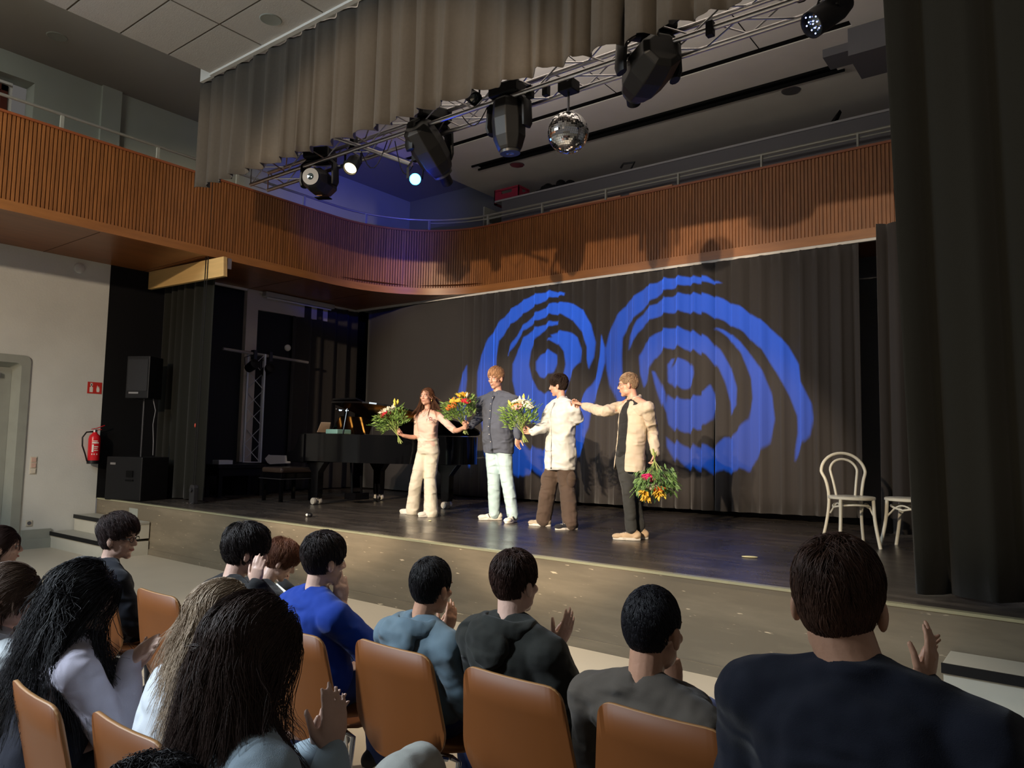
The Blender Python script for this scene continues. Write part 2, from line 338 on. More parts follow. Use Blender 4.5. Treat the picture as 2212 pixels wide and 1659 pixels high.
# storage shelf on the gallery, behind the rail
sh=thing('storage_shelf','long grey shelf unit standing along the back of the gallery, open end at left','shelf',(-5.5,10.3,ZS))
zt=5.86
MB().bb(-8.05,-.5,10.05,10.09,ZS+.15,zt).build('front_panel',M_greyd,sh)
MB().bb(-8.2,-.5,10.03,10.9,zt,zt+.03).build('top_board',mat('shelf_top',(.30,.30,.31),.5),sh)
for z in (5.28,5.6): MB().bb(-8.5,-8.05,10.1,10.8,z,z+.03).build('shelf_board',M_grey,sh)
MB().bb(-8.52,-8.49,10.1,10.8,ZS+.15,zt).build('side_panel',M_grey,sh)
# doorway of the upper left wall
dd=MB(); dd.bb(XW,XW+.03,8.5,9.6,ZS+.15,5.95); struct('door_2',dd,M_greyd)
db=MB(); db.bb(-11.0,-9.2,10.9,11.0,ZS+.15,6.0); struct('trim_4',db,M_greyd)
# red crate and clutter on the shelf
cr=MB(); x0=-8.35
for a in ((x0,x0+.56,10.2,10.22),(x0,x0+.56,10.5,10.52),(x0,x0+.02,10.2,10.52),(x0+.54,x0+.56,10.2,10.52)): cr.bb(*a,zt+.03,zt+.20)
for a in ((x0,x0+.16,10.2,10.22),(x0+.40,x0+.56,10.2,10.22),(x0+.54,x0+.56,10.2,10.3),(x0+.54,x0+.56,10.42,10.52),(x0,x0+.56,10.5,10.52)): cr.bb(*a,zt+.20,zt+.27)
cr.bb(x0,x0+.56,10.2,10.22,zt+.26,zt+.30); cr.bb(x0+.54,x0+.56,10.2,10.52,zt+.26,zt+.30); cr.bb(x0,x0+.02,10.2,10.52,zt+.2,zt+.3); cr.bb(x0,x0+.56,10.2,10.52,zt+.03,zt+.05)
o=cr.build('plastic_crate',mat('crate_red',(.30,.02,.05),.4)); tag(o,'dark red plastic crate with handle holes on the shelf top','crate')
def cloth_pile(name,x0,x1,y,z,h,lab,cat,seed):
    rr=random.Random(seed); b=MB(); n=int((x1-x0)/.09)+2
    for i in range(n):
        x=x0+(x1-x0)*i/(n-1); hh=h*(.5+.5*rr.random())*math.sin(PI*(i+.6)/(n+.2))
        b.ell((x,y+rr.uniform(-.04,.04),z+hh*.45),(.09,.14,max(.03,hh*.62)),10,6)
    o=b.build(name,M_black,smooth='all'); tag(o,lab,cat)
    r=o.modifiers.new('remesh','REMESH'); r.mode='VOXEL'; r.voxel_size=.015; r.use_smooth_shade=True
cloth_pile('cloth_pile',-7.7,-6.4,10.3,zt+.03,.20,'dark bundled cloth heap on the shelf right of the red crate','cloth',1)
cloth_pile('cloth_pile',-4.7,-3.9,10.35,zt+.03,.07,'low dark strip of bundled things on the middle of the shelf top','cloth',2)
f=MB().tube([(-5.9,10.2,zt+.03),(-5.6,10.25,zt+.10),(-5.52,10.25,zt+.22),(-5.72,10.25,zt+.24),(-5.75,10.22,zt+.17)],.018,6).build('folded_stand',M_gunmetal,smooth=True); tag(f,'dark bent metal stand poking up from the shelf top','stand')
f=MB(); f.prism([(-2.95,zt+.03),(-2.6,zt+.12),(-2.45,zt+.30),(-2.55,zt+.08),(-2.4,zt+.03)],10.3,10.42,'y'); f.bb(-2.98,-2.4,10.25,10.5,zt+.03,zt+.05); o=f.build('case',M_black,bevel=.01); tag(o,'black tilted case lid on the right end of the shelf top','case')
# ---------------------------------------------------------------- curtains
def drape(name,pts,z0,z1,lam,amp,seed,m,topamp=.6,hem=0,label=None,cat='curtain',thick=.006,nz=14,kind=None,group=None,zvar=None,flare=0,res=7,lean=0):
    rr=random.Random(seed); P=[Vector((p[0],p[1])) for p in pts]; L=[0]
    for a,b in zip(P,P[1:]): L.append(L[-1]+(b-a).length)
    tot=L[-1]; n=max(12,int(tot/lam*res)); b=MB(); ph=0; phs=[]
    lamv=lam; 
    for i in range(n+1):
        if i%3==0: lamv=lam*rr.uniform(.65,1.45)
        ph+=2*PI*(tot/n)/lamv; phs.append(ph)
    amps=[]; a=1; tgt=1
    for i in range(n+1):
        if i%6==0: tgt=rr.uniform(.45,1.35)
        a+=(tgt-a)*.25; amps.append(a)
    for j in range(nz+1):
        t=j/nz
        for i in range(n+1):
            s=tot*i/n; k=max(q for q in range(len(L)-1) if L[q]<=s+1e-9)
            d=(P[k+1]-P[k]).normalized(); q=P[k]+d*(s-L[k]); nn=Vector((d.y,-d.x))
            A=amp*amps[i]*(topamp+(1-topamp)*t)
            off=A*(math.sin(phs[i])+.35*math.sin(2.1*phs[i]+1+t*.8)); ta=A*.35*math.sin(2*phs[i])
            zb=(z0(s/tot) if callable(z0) else z0)+ (hem*math.sin(phs[i]*.5+seed) if hem else 0)
            p=q+nn*off+d*ta- d*lean*(1-t)*(1-s/tot)
            b.v.append((p.x,p.y,z1+(zb-z1)*t))
    for j in range(nz):
        for i in range(n): b.f.append((j*(n+1)+i,j*(n+1)+i+1,(j+1)*(n+1)+i+1,(j+1)*(n+1)+i))
    o=b.build(name,m,smooth='all',fix=False)
    md=o.modifiers.new('solid','SOLIDIFY'); md.thickness=thick
    tag(o,label,cat,group,kind); return o
def val_z(u): return 4.86-.08*u
drape('stage_valance',[(-9.22,5.03),(-1.0,5.03)],val_z,ZC-.01,.31,.07,3,M_valance,.45,0,'brown-grey pleated valance curtain hanging from the ceiling across the top of the stage opening','curtain',res=10,flare=.0,nz=10)
drape('stage_curtain',[(-.90,5.43),(.9,5.62)],H+.02,6.3,.34,.07,11,M_leg,.7,0,'tall black curtain at the right edge of the stage, in front of the white chairs','curtain',nz=16,lean=.16)
# backdrop: two overlapping halves plus the plain left part
drape('backdrop_curtain',[(-11.0,9.66),(-8.35,9.62)],H+.03,ZS-.03,.8,.02,5,M_drape,.8,0,'plain flat black backdrop behind the grand piano','curtain')
drape('backdrop_curtain',[(-8.45,9.58),(-4.02,9.60)],lambda u:H+.03+.05*u,ZS-.04,.24,.045,6,M_drape,.8,0,'black pleated backdrop curtain lit by the smaller blue swirl','curtain',res=9)
drape('backdrop_curtain',[(-4.10,9.56),(-2.10,9.60)],lambda u:H+.08+.04*u,ZS-.04,.27,.045,8,M_drape,.8,0,'black pleated backdrop curtain lit by the larger blue swirl','curtain',res=9)
drape('stage_curtain',[(-1.80,9.05),(-.9,9.15)],H+.02,ZS+.0,.2,.05,9,M_drape,.8,0,'narrow dark curtain behind the white bentwood chairs','curtain')
drape('stage_curtain',[(-11.45,5.85),(-11.0,5.80),(-9.95,5.78)],H+.02,ZS-.03,.26,.05,12,M_leg,.9,0,'black side curtain hanging below the wooden beam at stage left','curtain')
drape('stage_curtain',[(-11.42,6.0),(-11.40,8.2)],H+.02,ZS-.04,.9,.02,13,mat('navy_drape',(.016,.017,.024),.95),.9,0,'flat blue-black curtain on the side wall behind the truss tower','curtain')
drape('stage_curtain',[(-11.38,8.15),(-11.30,9.60)],H+.02,ZS-.04,.28,.05,14,M_drape,.9,0,'pleated black curtain in the rear left corner behind the piano','curtain')
# ================================================================ stage equipment
# steps at stage left and stage right
def steps(name,x0,x1,n,dep,lab,side=None):
    t=thing(name,lab,'steps',((x0+x1)/2,YF-n*dep/2,0))
    for i in range(n):
        top=H*(i+1)/(n+1); y1=YF-.035; y0=YF-.035-dep*(n-i)
        b=MB().bb(x0,x1,y0+.012,y1,top-H/(n+1) if i else 0,top-.035); b.build('riser',mat('step_side',(.52,.50,.42),.6,var=.05,vscale=4),t)
        b=MB().bb(x0-.005,x1+.005,y0,y1 if i==n-1 else YF-.035-dep*(n-i-1)+.02,top-.035,top); b.build('tread',mat('step_tread',(.34,.33,.28),.45),t,bevel=.004)
        b=MB().bb(x0-.008,x1+.008,y0-.004,y0+.01,top-.05,top+.002); b.build('nosing',M_plastic,t)
    return t
steps('stage_steps',XW+.03,-9.93,2,.30,'low pale steps with dark edges below the fire extinguisher')
steps('stage_steps',-.64,1.2,2,.33,'pale steps with dark edges up to the stage at the right edge of the photo')
# fire extinguisher
ex=thing('fire_extinguisher','red fire extinguisher with black hose hanging on the white wall beside the stage','extinguisher',(XW+.10,4.90,1.16))
x,y=XW+.11,4.90
MB().lathe([(.02,1.165),(.075,1.17),(.08,1.20),(.08,1.52),(.07,1.565),(.035,1.60),(.03,1.62)],24,(x,y,0)).build('cylinder_body',mat('extinguisher_red',(.62,.012,.02),.25),ex,smooth=True)
MB().lathe([(.083,1.16),(.085,1.205),(.083,1.21)],24,(x,y,0)).build('foot_ring',M_plastic,ex,smooth=True)
b=MB().lathe([(.03,1.60),(.03,1.65),(.02,1.66)],12,(x,y,0)); b.build('valve',M_alu,ex)
b=MB(); b.tube([(x,y-.05,1.66),(x,y+.02,1.675),(x,y+.13,1.72)],[(.012,.006)]*3,6); b.tube([(x,y-.02,1.645),(x,y+.09,1.66)],.006,6); b.build('lever',mat('extinguisher_red',(.6,.01,.02)),ex)
MB().tube([(x,y-.03,1.625),(x+.01,y-.12,1.615),(x+.01,y-.17,1.54),(x+.01,y-.165,1.42),(x+.01,y-.12,1.30),(x+.01,y-.09,1.20),(x+.01,y-.075,1.19)],.011,8).build('hose',M_plastic,ex,smooth=True)
lb=MB()
def arcpanel(b,cx,cy,r,a0,a1,z0,z1,n=4):
    vs=[];
    for i in range(n+1):
        a=a0+(a1-a0)*i/n
        vs+=[(cx+r*math.cos(a),cy+r*math.sin(a),z0),(cx+r*math.cos(a),cy+r*math.sin(a),z1)]
    b.add(vs,[(2*i,2*i+2,2*i+3,2*i+1) for i in range(n)])
for a0,a1,z0,z1 in ((-.75,.35,1.455,1.475),(-.6,.15,1.485,1.497),(-.75,-.45,1.33,1.44),(-.38,.3,1.40,1.415),(-.38,.2,1.375,1.385),(-.38,.3,1.35,1.36),(-.75,-.6,1.29,1.31),(-.4,-.25,1.29,1.31),(.05,.2,1.29,1.31)): arcpanel(lb,x,y,.0812,a0,a1,z0,z1)
lb.build('label_print',M_white,ex,fix=False)
MB().bb(XW,XW+.035,y-.02,y+.02,1.45,1.55).build('wall_bracket',M_plastic,ex)
# extinguisher sign
sg=thing('safety_sign','small red and white fire extinguisher sign on the white wall beside the black stage wall','sign',(XW+.006,4.92,2.27))
MB().bb(XW+.001,XW+.006,4.80,5.0,2.185,2.355).build('sign_plate',mat('sign_red',(.55,.03,.02),.4),sg)
b=MB(); b.bb(XW+.006,XW+.008,4.83,4.875,2.205,2.28); b.bb(XW+.006,XW+.008,4.835,4.87,2.30,2.325); b.bb(XW+.006,XW+.008,4.845,4.86,2.28,2.335)
b.prism([(4.93,2.21),(4.965,2.21),(4.97,2.25),(4.955,2.30),(4.95,2.27),(4.935,2.31),(4.925,2.25)],XW+.006,XW+.008,'x'); b.bb(XW+.006,XW+.008,4.83,4.87,2.335,2.340)
b.build('pictogram',M_white,sg)
# switches, socket
sw=thing('light_switch','vertical strip of three switches on the white wall beside the door','switch',(XW,4.165,1.14))
MB().bb(XW,XW+.008,4.12,4.205,1.02,1.26).build('switch_frame',mat('switch_cream',(.60,.55,.45),.4),sw,bevel=.003)
for i in range(3): MB().bb(XW+.008,XW+.016,4.133,4.192,1.032+i*.077,1.095+i*.077).build('switch_button',mat('switch_pink',(.62,.42,.34),.4) if i else mat('switch_cream'if 0 else 'switch_light',(.66,.60,.50),.4),sw,bevel=.002)
so=thing('wall_socket','small socket low on the white wall beside the door','socket',(XW,4.16,.33))
MB().bb(XW,XW+.01,4.12,4.20,.31,.39).build('socket_plate',mat('switch_cream',(.6,.55,.45)),so,bevel=.003)
MB().lathe([(.0,0),(.024,0),(.026,.006),(.0,.006)],16,(XW+.010,4.16,.35),Matrix.Rotation(PI/2,3,'Y')).build('socket_hole',M_greyd,so)
cp=MB().lathe([(0,0),(.075,0),(.075,.02),(.065,.028),(0,.028)],24,(XW,4.58,4.0),Matrix.Rotation(PI/2,3,'Y')).build('round_cover',M_plaster,smooth=True); tag(cp,'round white cover disc high on the white wall under the wooden soffit','cover')
# loudspeakers
sub=thing('subwoofer','big black bass speaker cabinet standing at the left end of the stage','speaker',(-11.05,5.35,H))
b=MB(); b.box((-10.98,5.33,H+.31),(.66,.50,.62),rz=.32); b.build('cabinet',M_plastic,sub,bevel=.012)
R=Matrix.Rotation(.32,3,'Z'); q=lambda a,b_,c:R@Vector((a,b_,c))+Vector((-10.98,5.33,H))
b=MB(); b.box(q(.12,-.255,.38),(.12,.02,.09),rz=.32); b.box(q(.12,-.255,.29),(.14,.02,.02),rz=.32); b.build('handle_recess',M_gap,sub)
MB().box(q(-.20,-.255,.52),(.10,.006,.03),rz=.32).build('name_plate',M_alu,sub)
sp=thing('loudspeaker','black top speaker on a pole above the bass cabinet at stage left','speaker',(-10.98,5.35,H+.62))
b=MB(); b.prism([(-.19,-.17),(.19,-.17),(.14,.19),(-.14,.19)],2.12,2.74,'z',Matrix.Rotation(.45,3,'Z'),(-10.95,5.35,0)); b.build('cabinet',M_plastic,sp,bevel=.01)
MB().tube([(-10.95,5.35,H+.62),(-10.95,5.35,2.13)],.017,10).build('pole',M_gunmetal,sp,smooth=True)
b=MB(); R=Matrix.Rotation(.45,3,'Z'); b.box(R@Vector((-.05,-.175,0))+Vector((-10.95,5.35,2.20)),(.16,.006,.025),rz=.45); b.build('name_plate',M_alu,sp)
MB().box(R@Vector((0,-.172,0))+Vector((-10.95,5.35,2.46)),(.33,.008,.46),rz=.45).build('grille',mat('grille_black',(.01,.01,.012),.8),sp)
cb=MB().tube([(-10.80,5.40,2.14),(-10.74,5.42,1.95),(-10.79,5.42,1.75),(-10.75,5.42,1.5),(-10.74,5.42,1.30)],.007,6).build('speaker_cable',mat('cable_grey',(.12,.12,.13),.5),smooth=True); tag(cb,'thin grey cable hanging from the top speaker at stage left','cable')
# rope pulley at the portal
rp=thing('curtain_rope','pair of thin pull ropes running down to a floor block at stage left','rope',(-9.83,5.57,H))
for dx in (-.03,.035): MB().tube([(-9.83+dx*.7,5.56,H+.2),(-9.80+dx,5.56,ZS+1.15)],.006,6).build('rope',M_plastic,rp,smooth=True)
b=MB(); b.prism([(-9.89,H),(-9.77,H),(-9.77,H+.22),(-9.79,H+.26),(-9.87,H+.26),(-9.89,H+.22)],5.53,5.60,'y'); b.build('floor_block',M_gunmetal,rp,bevel=.008)
MB().lathe([(0,0),(.03,0),(.03,.02),(0,.02)],16,(-9.83,5.53,H+.19),Matrix.Rotation(PI/2,3,'X')).build('pulley_wheel',M_gunmetal,rp)
for dx in(-.05,.05): MB().ell((-9.83+dx,5.50,H+.008),(.014,.014,.008)).build('floor_bolt',M_steel,rp)
MB().ell((-9.86,5.55,1.74),(.012,.012,.03)).build('rope_marker',mat('marker_red',(.5,.06,.03),.5),rp)
# concrete-white column with fluorescent fitting on the side wall
co=MB(); co.bb(-11.40,-11.30,7.18,7.40,H+.2,ZS); co.bb(-11.42,-11.34,7.38,9.0,3.82,ZS); struct('trim_5',co,mat('column_grey',(.62,.56,.50),.8))
fl=thing('fluorescent_light','long white strip light fixed under the soffit above the truss tower','light fitting',(-11.2,8.0,ZS))
MB().bb(-11.28,-11.16,7.45,8.95,ZS-.09,ZS-.01).build('housing',mat('housing_grey',(.45,.43,.40),.5),fl,bevel=.01)
MB().tube([(-11.22,7.5,ZS-.11),(-11.22,8.9,ZS-.11)],.016,8).build('tube',M_white,fl,smooth=True)
# black cabinet under the truss tower and the tower
bx=MB().bb(-11.33,-10.95,6.9,7.75,H,H+.52).build('black_cabinet',M_black,bevel=.01); tag(bx,'low black box under the silver truss tower, behind the black bench','cabinet')
def truss(name,lab,A,B,w,h,rc=.024,rl=.009,seg=.42,up=(0,0,1),tm=None):
    tm=tm or M_alu
    A=Vector(A);B=Vector(B);s,u,d=frame(B-A,up); t=thing(name,lab,'truss',tuple(A)); L=(B-A).length
    cor=[s*(a*w/2)+u*(b*h/2) for a,b in((-1,-1),(1,-1),(1,1),(-1,1))]
    for c in cor: MB().tube([A+c,B+c],rc,10).build('chord',tm,t,smooth=True)
    b=MB(); n=max(2,int(round(L/seg)))
    for k in range(4):
        c0,c1=cor[k],cor[(k+1)%4]
        for i in range(n):
            p=A+d*(L*i/n);q=A+d*(L*(i+1)/n); a0,a1=(c0,c1) if i%2==0 else (c1,c0)
            b.tube([p+a0,q+a1],rl,6)
        for i in (0,n): b.tube([A+d*(L*i/n)+c0,A+d*(L*i/n)+c1],rl,6)
    b.build('lacing',tm,t,smooth=True)
    return t
tw=truss('truss_tower','upright silver lattice truss tower standing at stage left behind the bench',(-11.14,7.30,H+.52),(-11.14,7.30,3.0),.27,.27,.020,.007,.30,up=(.5,.9,0),tm=M_alup)
cbp=thing('crossbar','horizontal grey pipe across the top of the truss tower with lamps hanging under it','pipe',(-11.0,7.3,2.98))
MB().tube([(-11.05,6.62,3.02),(-11.05,8.3,2.96)],.026,10).build('pipe',mat('pipe_grey',(.32,.29,.27),.5,.3),cbp,smooth=True)
MB().ell((-11.0,7.82,3.17),(.05,.06,.06)).build('safety_wheel',M_white,cbp,smooth='all')
for y in (7.2,7.5): MB().bb(-11.10,-11.0,y-.03,y+.03,2.90,3.06).build('clamp',M_gunmetal,cbp)
for y,z in ((7.12,2.78),(7.42,2.74)):
    t=thing('spotlight','small black spotlight hanging on the truss tower crossbar, '+('nearer the curtain ropes' if y<7.3 else 'nearer the piano'),'stage light',(-11.0,y,z+.1),group='spotlights on the tower crossbar')
    MB().lathe([(.03,-.12),(.075,-.10),(.085,.10),(.0,.12)],14,(-10.98,y,z),Matrix.Rotation(1.2,3,'Y')).build('housing',M_plastic,t,smooth=True)
    b=MB(); b.tube([(-11.02,y-.10,z),(-11.04,y-.10,z+.14),(-11.05,y,z+.18),(-11.04,y+.10,z+.14),(-11.02,y+.10,z)],.008,6); b.build('bracket',M_gunmetal,t)
# black low table with a white box, paper arrow sign
tb=thing('low_table','low black table with a small white box on it beside the pull ropes','table',(-10.75,6.75,H))
MB().bb(-11.0,-10.55,6.35,7.20,1.10,1.16).build('table_top',M_plastic,tb,bevel=.006)
MB().bb(-10.97,-10.58,6.38,7.17,.98,1.10).build('apron',M_plastic,tb)
for a in (-10.95,-10.60):
    for c in (6.41,7.14): MB().bb(a-.03,a+.03,c-.03,c+.03,H,1.0).build('leg',M_plastic,tb)
bo=MB().bb(-10.84,-10.66,6.42,6.66,1.16,1.225).build('cardboard_box',mat('box_white',(.62,.65,.70),.6),bevel=.004); tag(bo,'small white box lying on the low black table','box')
ar=MB(); ar.prism([(7.42,1.24),(7.49,1.31),(7.52,1.30),(7.95,1.29),(7.93,1.16),(7.52,1.145),(7.47,1.17)],-10.93,-10.925,'x'); o=ar.build('paper_sign',mat('paper',(.62,.60,.52),.8)); tag(o,'torn cream paper arrow hanging on the black box under the truss tower','paper')
# strips of paper light on drape omitted; piano stool
stl=thing('piano_stool','black padded piano stool with four straight legs beside the grand piano keyboard','stool',(-9.55,6.85,H))
b=MB(); b.bb(-9.80,-9.30,6.60,7.20,H+.42,H+.50); b.build('cushion',mat('stool_leather',(.04,.028,.022),.25,bump=.2,bscale=20),stl,bevel=.03)
MB().bb(-9.79,-9.31,6.61,7.19,H+.345,H+.42).build('seat_frame',M_gloss,stl,bevel=.005)
b=MB(); b.tube([(-9.82,6.58,H+.335),(-9.28,6.58,H+.335)],.006,6); b.tube([(-9.28,6.58,H+.335),(-9.28,7.22,H+.335)],.006,6); b.build('trim_strip',M_alu,stl)
for a in (-9.76,-9.34):
    for c in (6.64,7.16): MB().bb(a-.022,a+.022,c-.022,c+.022,H,H+.35).build('leg',M_gloss,stl)
# ---------------------------------------------------------------- grand piano
pn=thing('grand_piano','black glossy grand piano with the lid slightly open behind the woman in cream trousers','piano',(-8.0,7.3,H))
zb,ztp=H+.60,H+1.0
# plan (x towards the tail, y up stage); keyboard end at x=-9.1
rim=[(-8.82,6.62),(-8.0,6.62),(-7.55,6.68),(-7.2,6.95),(-6.95,7.25),(-6.72,7.55),(-6.66,7.82),(-6.75,8.02),(-6.95,8.12),(-8.82,8.12)]
inner=[(-8.82,6.67),(-8.0,6.67),(-7.58,6.73),(-7.24,6.99),(-7.0,7.28),(-6.77,7.57),(-6.71,7.82),(-6.79,7.98),(-6.97,8.07),(-8.82,8.07)]
def smoothpoly(p,k=2):
    for _ in range(k):
        q=[p[0]]
        for a,b in zip(p[:-1],p[1:]): q+=[(a[0]*.75+b[0]*.25,a[1]*.75+b[1]*.25),(a[0]*.25+b[0]*.75,a[1]*.25+b[1]*.75)]
        p=q+[p[-1]]
    return p
ro,ri=smoothpoly(rim),smoothpoly(inner); n=len(ro); b=MB()
b.v=[(*p,zb+.02) for p in ro]+[(*p,ztp) for p in ro]+[(*p,ztp) for p in ri]+[(*p,zb+.2) for p in ri]
for i in range(n-1):
    b.f+=[(i,i+1,n+i+1,n+i),(n+i,n+i+1,2*n+i+1,2*n+i),(2*n+i,2*n+i+1,3*n+i+1,3*n+i)]
b.f.append(tuple(range(n))); b.build('rim',M_gloss,pn,smooth=True)
b=MB(); b.prism(ri,zb+.18,zb+.2); b.build('soundboard',mat('soundboard',(.45,.24,.08),.3),pn)
b=MB(); b.prism([(-8.75,6.75),(-8.0,6.76),(-7.4,7.0),(-6.95,7.5),(-6.85,7.8),(-7.0,7.95),(-7.6,7.9),(-8.75,7.6)],zb+.27,zb+.29)
for i in range(5): b.tube([(-8.7,6.9+i*.22,zb+.30),(-7.3+i*.06,7.15+i*.17,zb+.30)],.02,6)
b.build('iron_plate',M_gold,pn)
for (ya,yb) in ((6.60,6.67),(8.06,8.13)):
    b=MB(); b.prism([(-9.18,zb),(-9.20,zb+.10),(-9.17,zb+.135),(-9.08,zb+.15),(-9.02,zb+.19),(-8.96,zb+.28),(-8.93,ztp),(-8.80,ztp),(-8.80,zb)],ya,yb,'y')
    b.build('cheek_block',M_gloss,pn,bevel=.006)
MB().bb(-9.19,-8.80,6.66,8.07,zb-.01,zb+.05).build('key_bed',M_gloss,pn,bevel=.006)
MB().bb(-9.12,-8.95,6.70,8.04,zb+.05,zb+.105).build('white_keys',mat('ivory',(.75,.73,.66),.3),pn)
b=MB(); k=0
for i in range(51):
    if i%7 not in (2,6): yy=6.715+i*.0255; b.bb(-9.07,-8.95,yy+.008,yy+.018,zb+.10,zb+.125)
b.build('black_keys',M_gloss,pn)
MB().bb(-8.97,-8.84,6.67,8.06,zb+.05,ztp-.02).build('fallboard',M_gloss,pn)
MB().prism([(-8.85,6.62),(-8.05,6.62),(-8.05,6.70),(-8.85,6.70)],ztp,ztp+.006).build('top_strip',M_gloss,pn)
# lid hinged at the far side, half raised; its front flap folded back onto it
a=.28
def LT(p): # rotate (x,y) plan points about hinge y=8.12 by angle
    dy=p[1]-8.12; return (p[0],8.12+dy*math.cos(a),ztp+.015-dy*math.sin(a))
li=smoothpoly([(-8.30,6.60),(-8.0,6.60),(-7.53,6.66),(-7.18,6.93),(-6.92,7.23),(-6.69,7.55),(-6.63,7.82),(-6.73,8.05),(-6.95,8.14),(-8.30,8.14)])
b=MB(); lo=[Vector(LT(p)) for p in li]; up=[v+Vector((0,math.sin(a)*.022,math.cos(a)*.022)) for v in lo]; n=len(lo)
b.v=[tuple(v) for v in lo+up]; b.f=[tuple(reversed(range(n))),tuple(range(n,2*n))]+[(i,(i+1)%n,n+(i+1)%n,n+i) for i in range(n)]
b.build('lid',M_gloss,pn)
b=MB(); P=[Vector(LT(p))+Vector((0,math.sin(a)*.045,math.cos(a)*.045)) for p in ((-8.30,6.60),(-7.80,6.60),(-7.80,8.12),(-8.30,8.12))]; U=[v+Vector((0,.006,.02)) for v in P]
b.v=[tuple(v) for v in P+U]; b.f=[(3,2,1,0),(4,5,6,7)]+[(i,(i+1)%4,4+(i+1)%4,4+i) for i in range(4)]; b.build('front_flap',M_gloss,pn)
MB().tube([(-8.1,6.70,zb+.3),(-8.1,6.78,ztp+.36)],.011,8).build('lid_prop',M_gloss,pn)
b=MB(); b.prism([(7.0,ztp+.01),(7.75,ztp+.01),(7.70,ztp+.26),(7.05,ztp+.26)],-.01,.01,'x',Matrix.Rotation(.35,3,'Y'),(-8.72+ -.36*.0,0,0)); 
b=MB(); M_=[(-8.74,7.0,ztp+.02),(-8.74,7.75,ztp+.02),(-8.58,7.70,ztp+.27),(-8.58,7.05,ztp+.27)]; b.v=M_+[(x+.015,y,z) for x,y,z in M_]; b.f=[(0,1,2,3),(7,6,5,4),(0,4,5,1),(1,5,6,2),(2,6,7,3),(3,7,4,0)]; b.build('music_desk',M_gloss,pn)
for (lx,ly) in ((-8.70,6.78),(-8.70,7.96),(-7.05,7.72)):
    l=MB(); l.prism([(-.22,zb+.01),(-.16,zb-.05),(-.08,zb-.14),(-.075,H+.16),(-.06,H+.10),(.06,H+.10),(.075,H+.16),(.08,zb-.14),(.16,zb-.05),(.22,zb+.01)],-.05,.05,'y',None,(lx,ly,0)); lo_=l.build('leg',M_gloss,pn,bevel=.006)
    cs_=MB(); 
    for dy in (-.05,.05): cs_.lathe([(0,-.02),(.045,-.02),(.05,0),(.045,.02),(0,.02)],18,(lx,ly+dy,H+.05),Matrix.Rotation(PI/2,3,'X'))
    cs_.bb(lx-.03,lx+.03,ly-.02,ly+.02,H+.05,H+.12); cs_.build('caster',mat('caster_grey',(.55,.52,.45),.35,.3),pn,smooth=True)
b=MB(); 
for dy in (-.09,.09): b.tube([(-8.55,7.35+dy,zb+.02),(-8.50,7.35+dy,H+.14)],.018,8)
b.bb(-8.62,-8.38,7.22,7.48,H+.06,H+.16); b.build('pedal_lyre',M_gloss,pn)
b=MB()
for dy in (-.07,0,.07): b.tube([(-8.60,7.35+dy,H+.08),(-8.72,7.35+dy,H+.065)],[(.012,.005),(.018,.005)],8)
b.build('pedals',mat('brass',(.7,.5,.2),.3,1),pn)
sheet=MB().bb(-8.66,-8.40,6.86,7.12,ztp+.008,ztp+.075).build('tissue_box',mat('teal_box',(.10,.20,.19),.5),bevel=.012); tag(sheet,'small teal box lying on the piano beside the music desk','box')
lm=thing('piano_lamp','thin desk lamp with small bluish-white lights above the piano music desk','lamp',(-8.66,7.3,ztp+.28))
MB().tube([(-8.66,7.75,ztp+.01),(-8.66,7.75,ztp+.34),(-8.70,7.2,ztp+.37),(-8.55,6.95,ztp+.37)],.007,6).build('arm',M_gunmetal,lm)
for dy in (0,.12,.25): MB().ell((-8.70,7.15+dy,ztp+.365),(.02,.02,.012)).build('bulb',mat('cold_bulb',(.8,.9,1),.5,emit=(.55,.8,1),estr=7),lm)
w2=MB(); w2.add([(-8.9,6.9,ztp+.03),(-8.86,7.08,ztp+.03),(-8.70,6.98,ztp+.17),(-8.74,6.84,ztp+.17)],[(0,1,2,3)]); w2=w2.build('sheet_music',mat('paper2',(.6,.45,.34),.8)); tag(w2,'open sheet of music leaning at the front of the piano','paper')
w2.modifiers.new('s','SOLIDIFY').thickness=.004
# boundary microphone
mc=thing('stage_microphone','tiny black and white device lying on the stage floor in front of the piano','microphone',(-7.33,5.62,H))
MB().ell((-7.33,5.62,H+.025),(.045,.03,.028)).build('body',M_plastic,mc,smooth='all'); MB().ell((-7.345,5.598,H+.026),(.026,.01,.016)).build('face',M_white,mc,smooth='all')
for i,(x,y,a,l) in enumerate(((-2.26,6.27,.4,'pale petal lying on the empty right part of the stage floor'),(-6.05,6.35,1.2,'tiny white scrap on the stage floor between the woman and the man in pale jeans'))):
    p=MB().ell((x,y,H+.008),(.07 if i==0 else .022,.018,.008),12,6,Matrix.Rotation(a,3,'Z')).build('flower_petal',mat('petal_cream',(.8,.75,.45),.6),smooth='all'); tag(p,l,'petal')
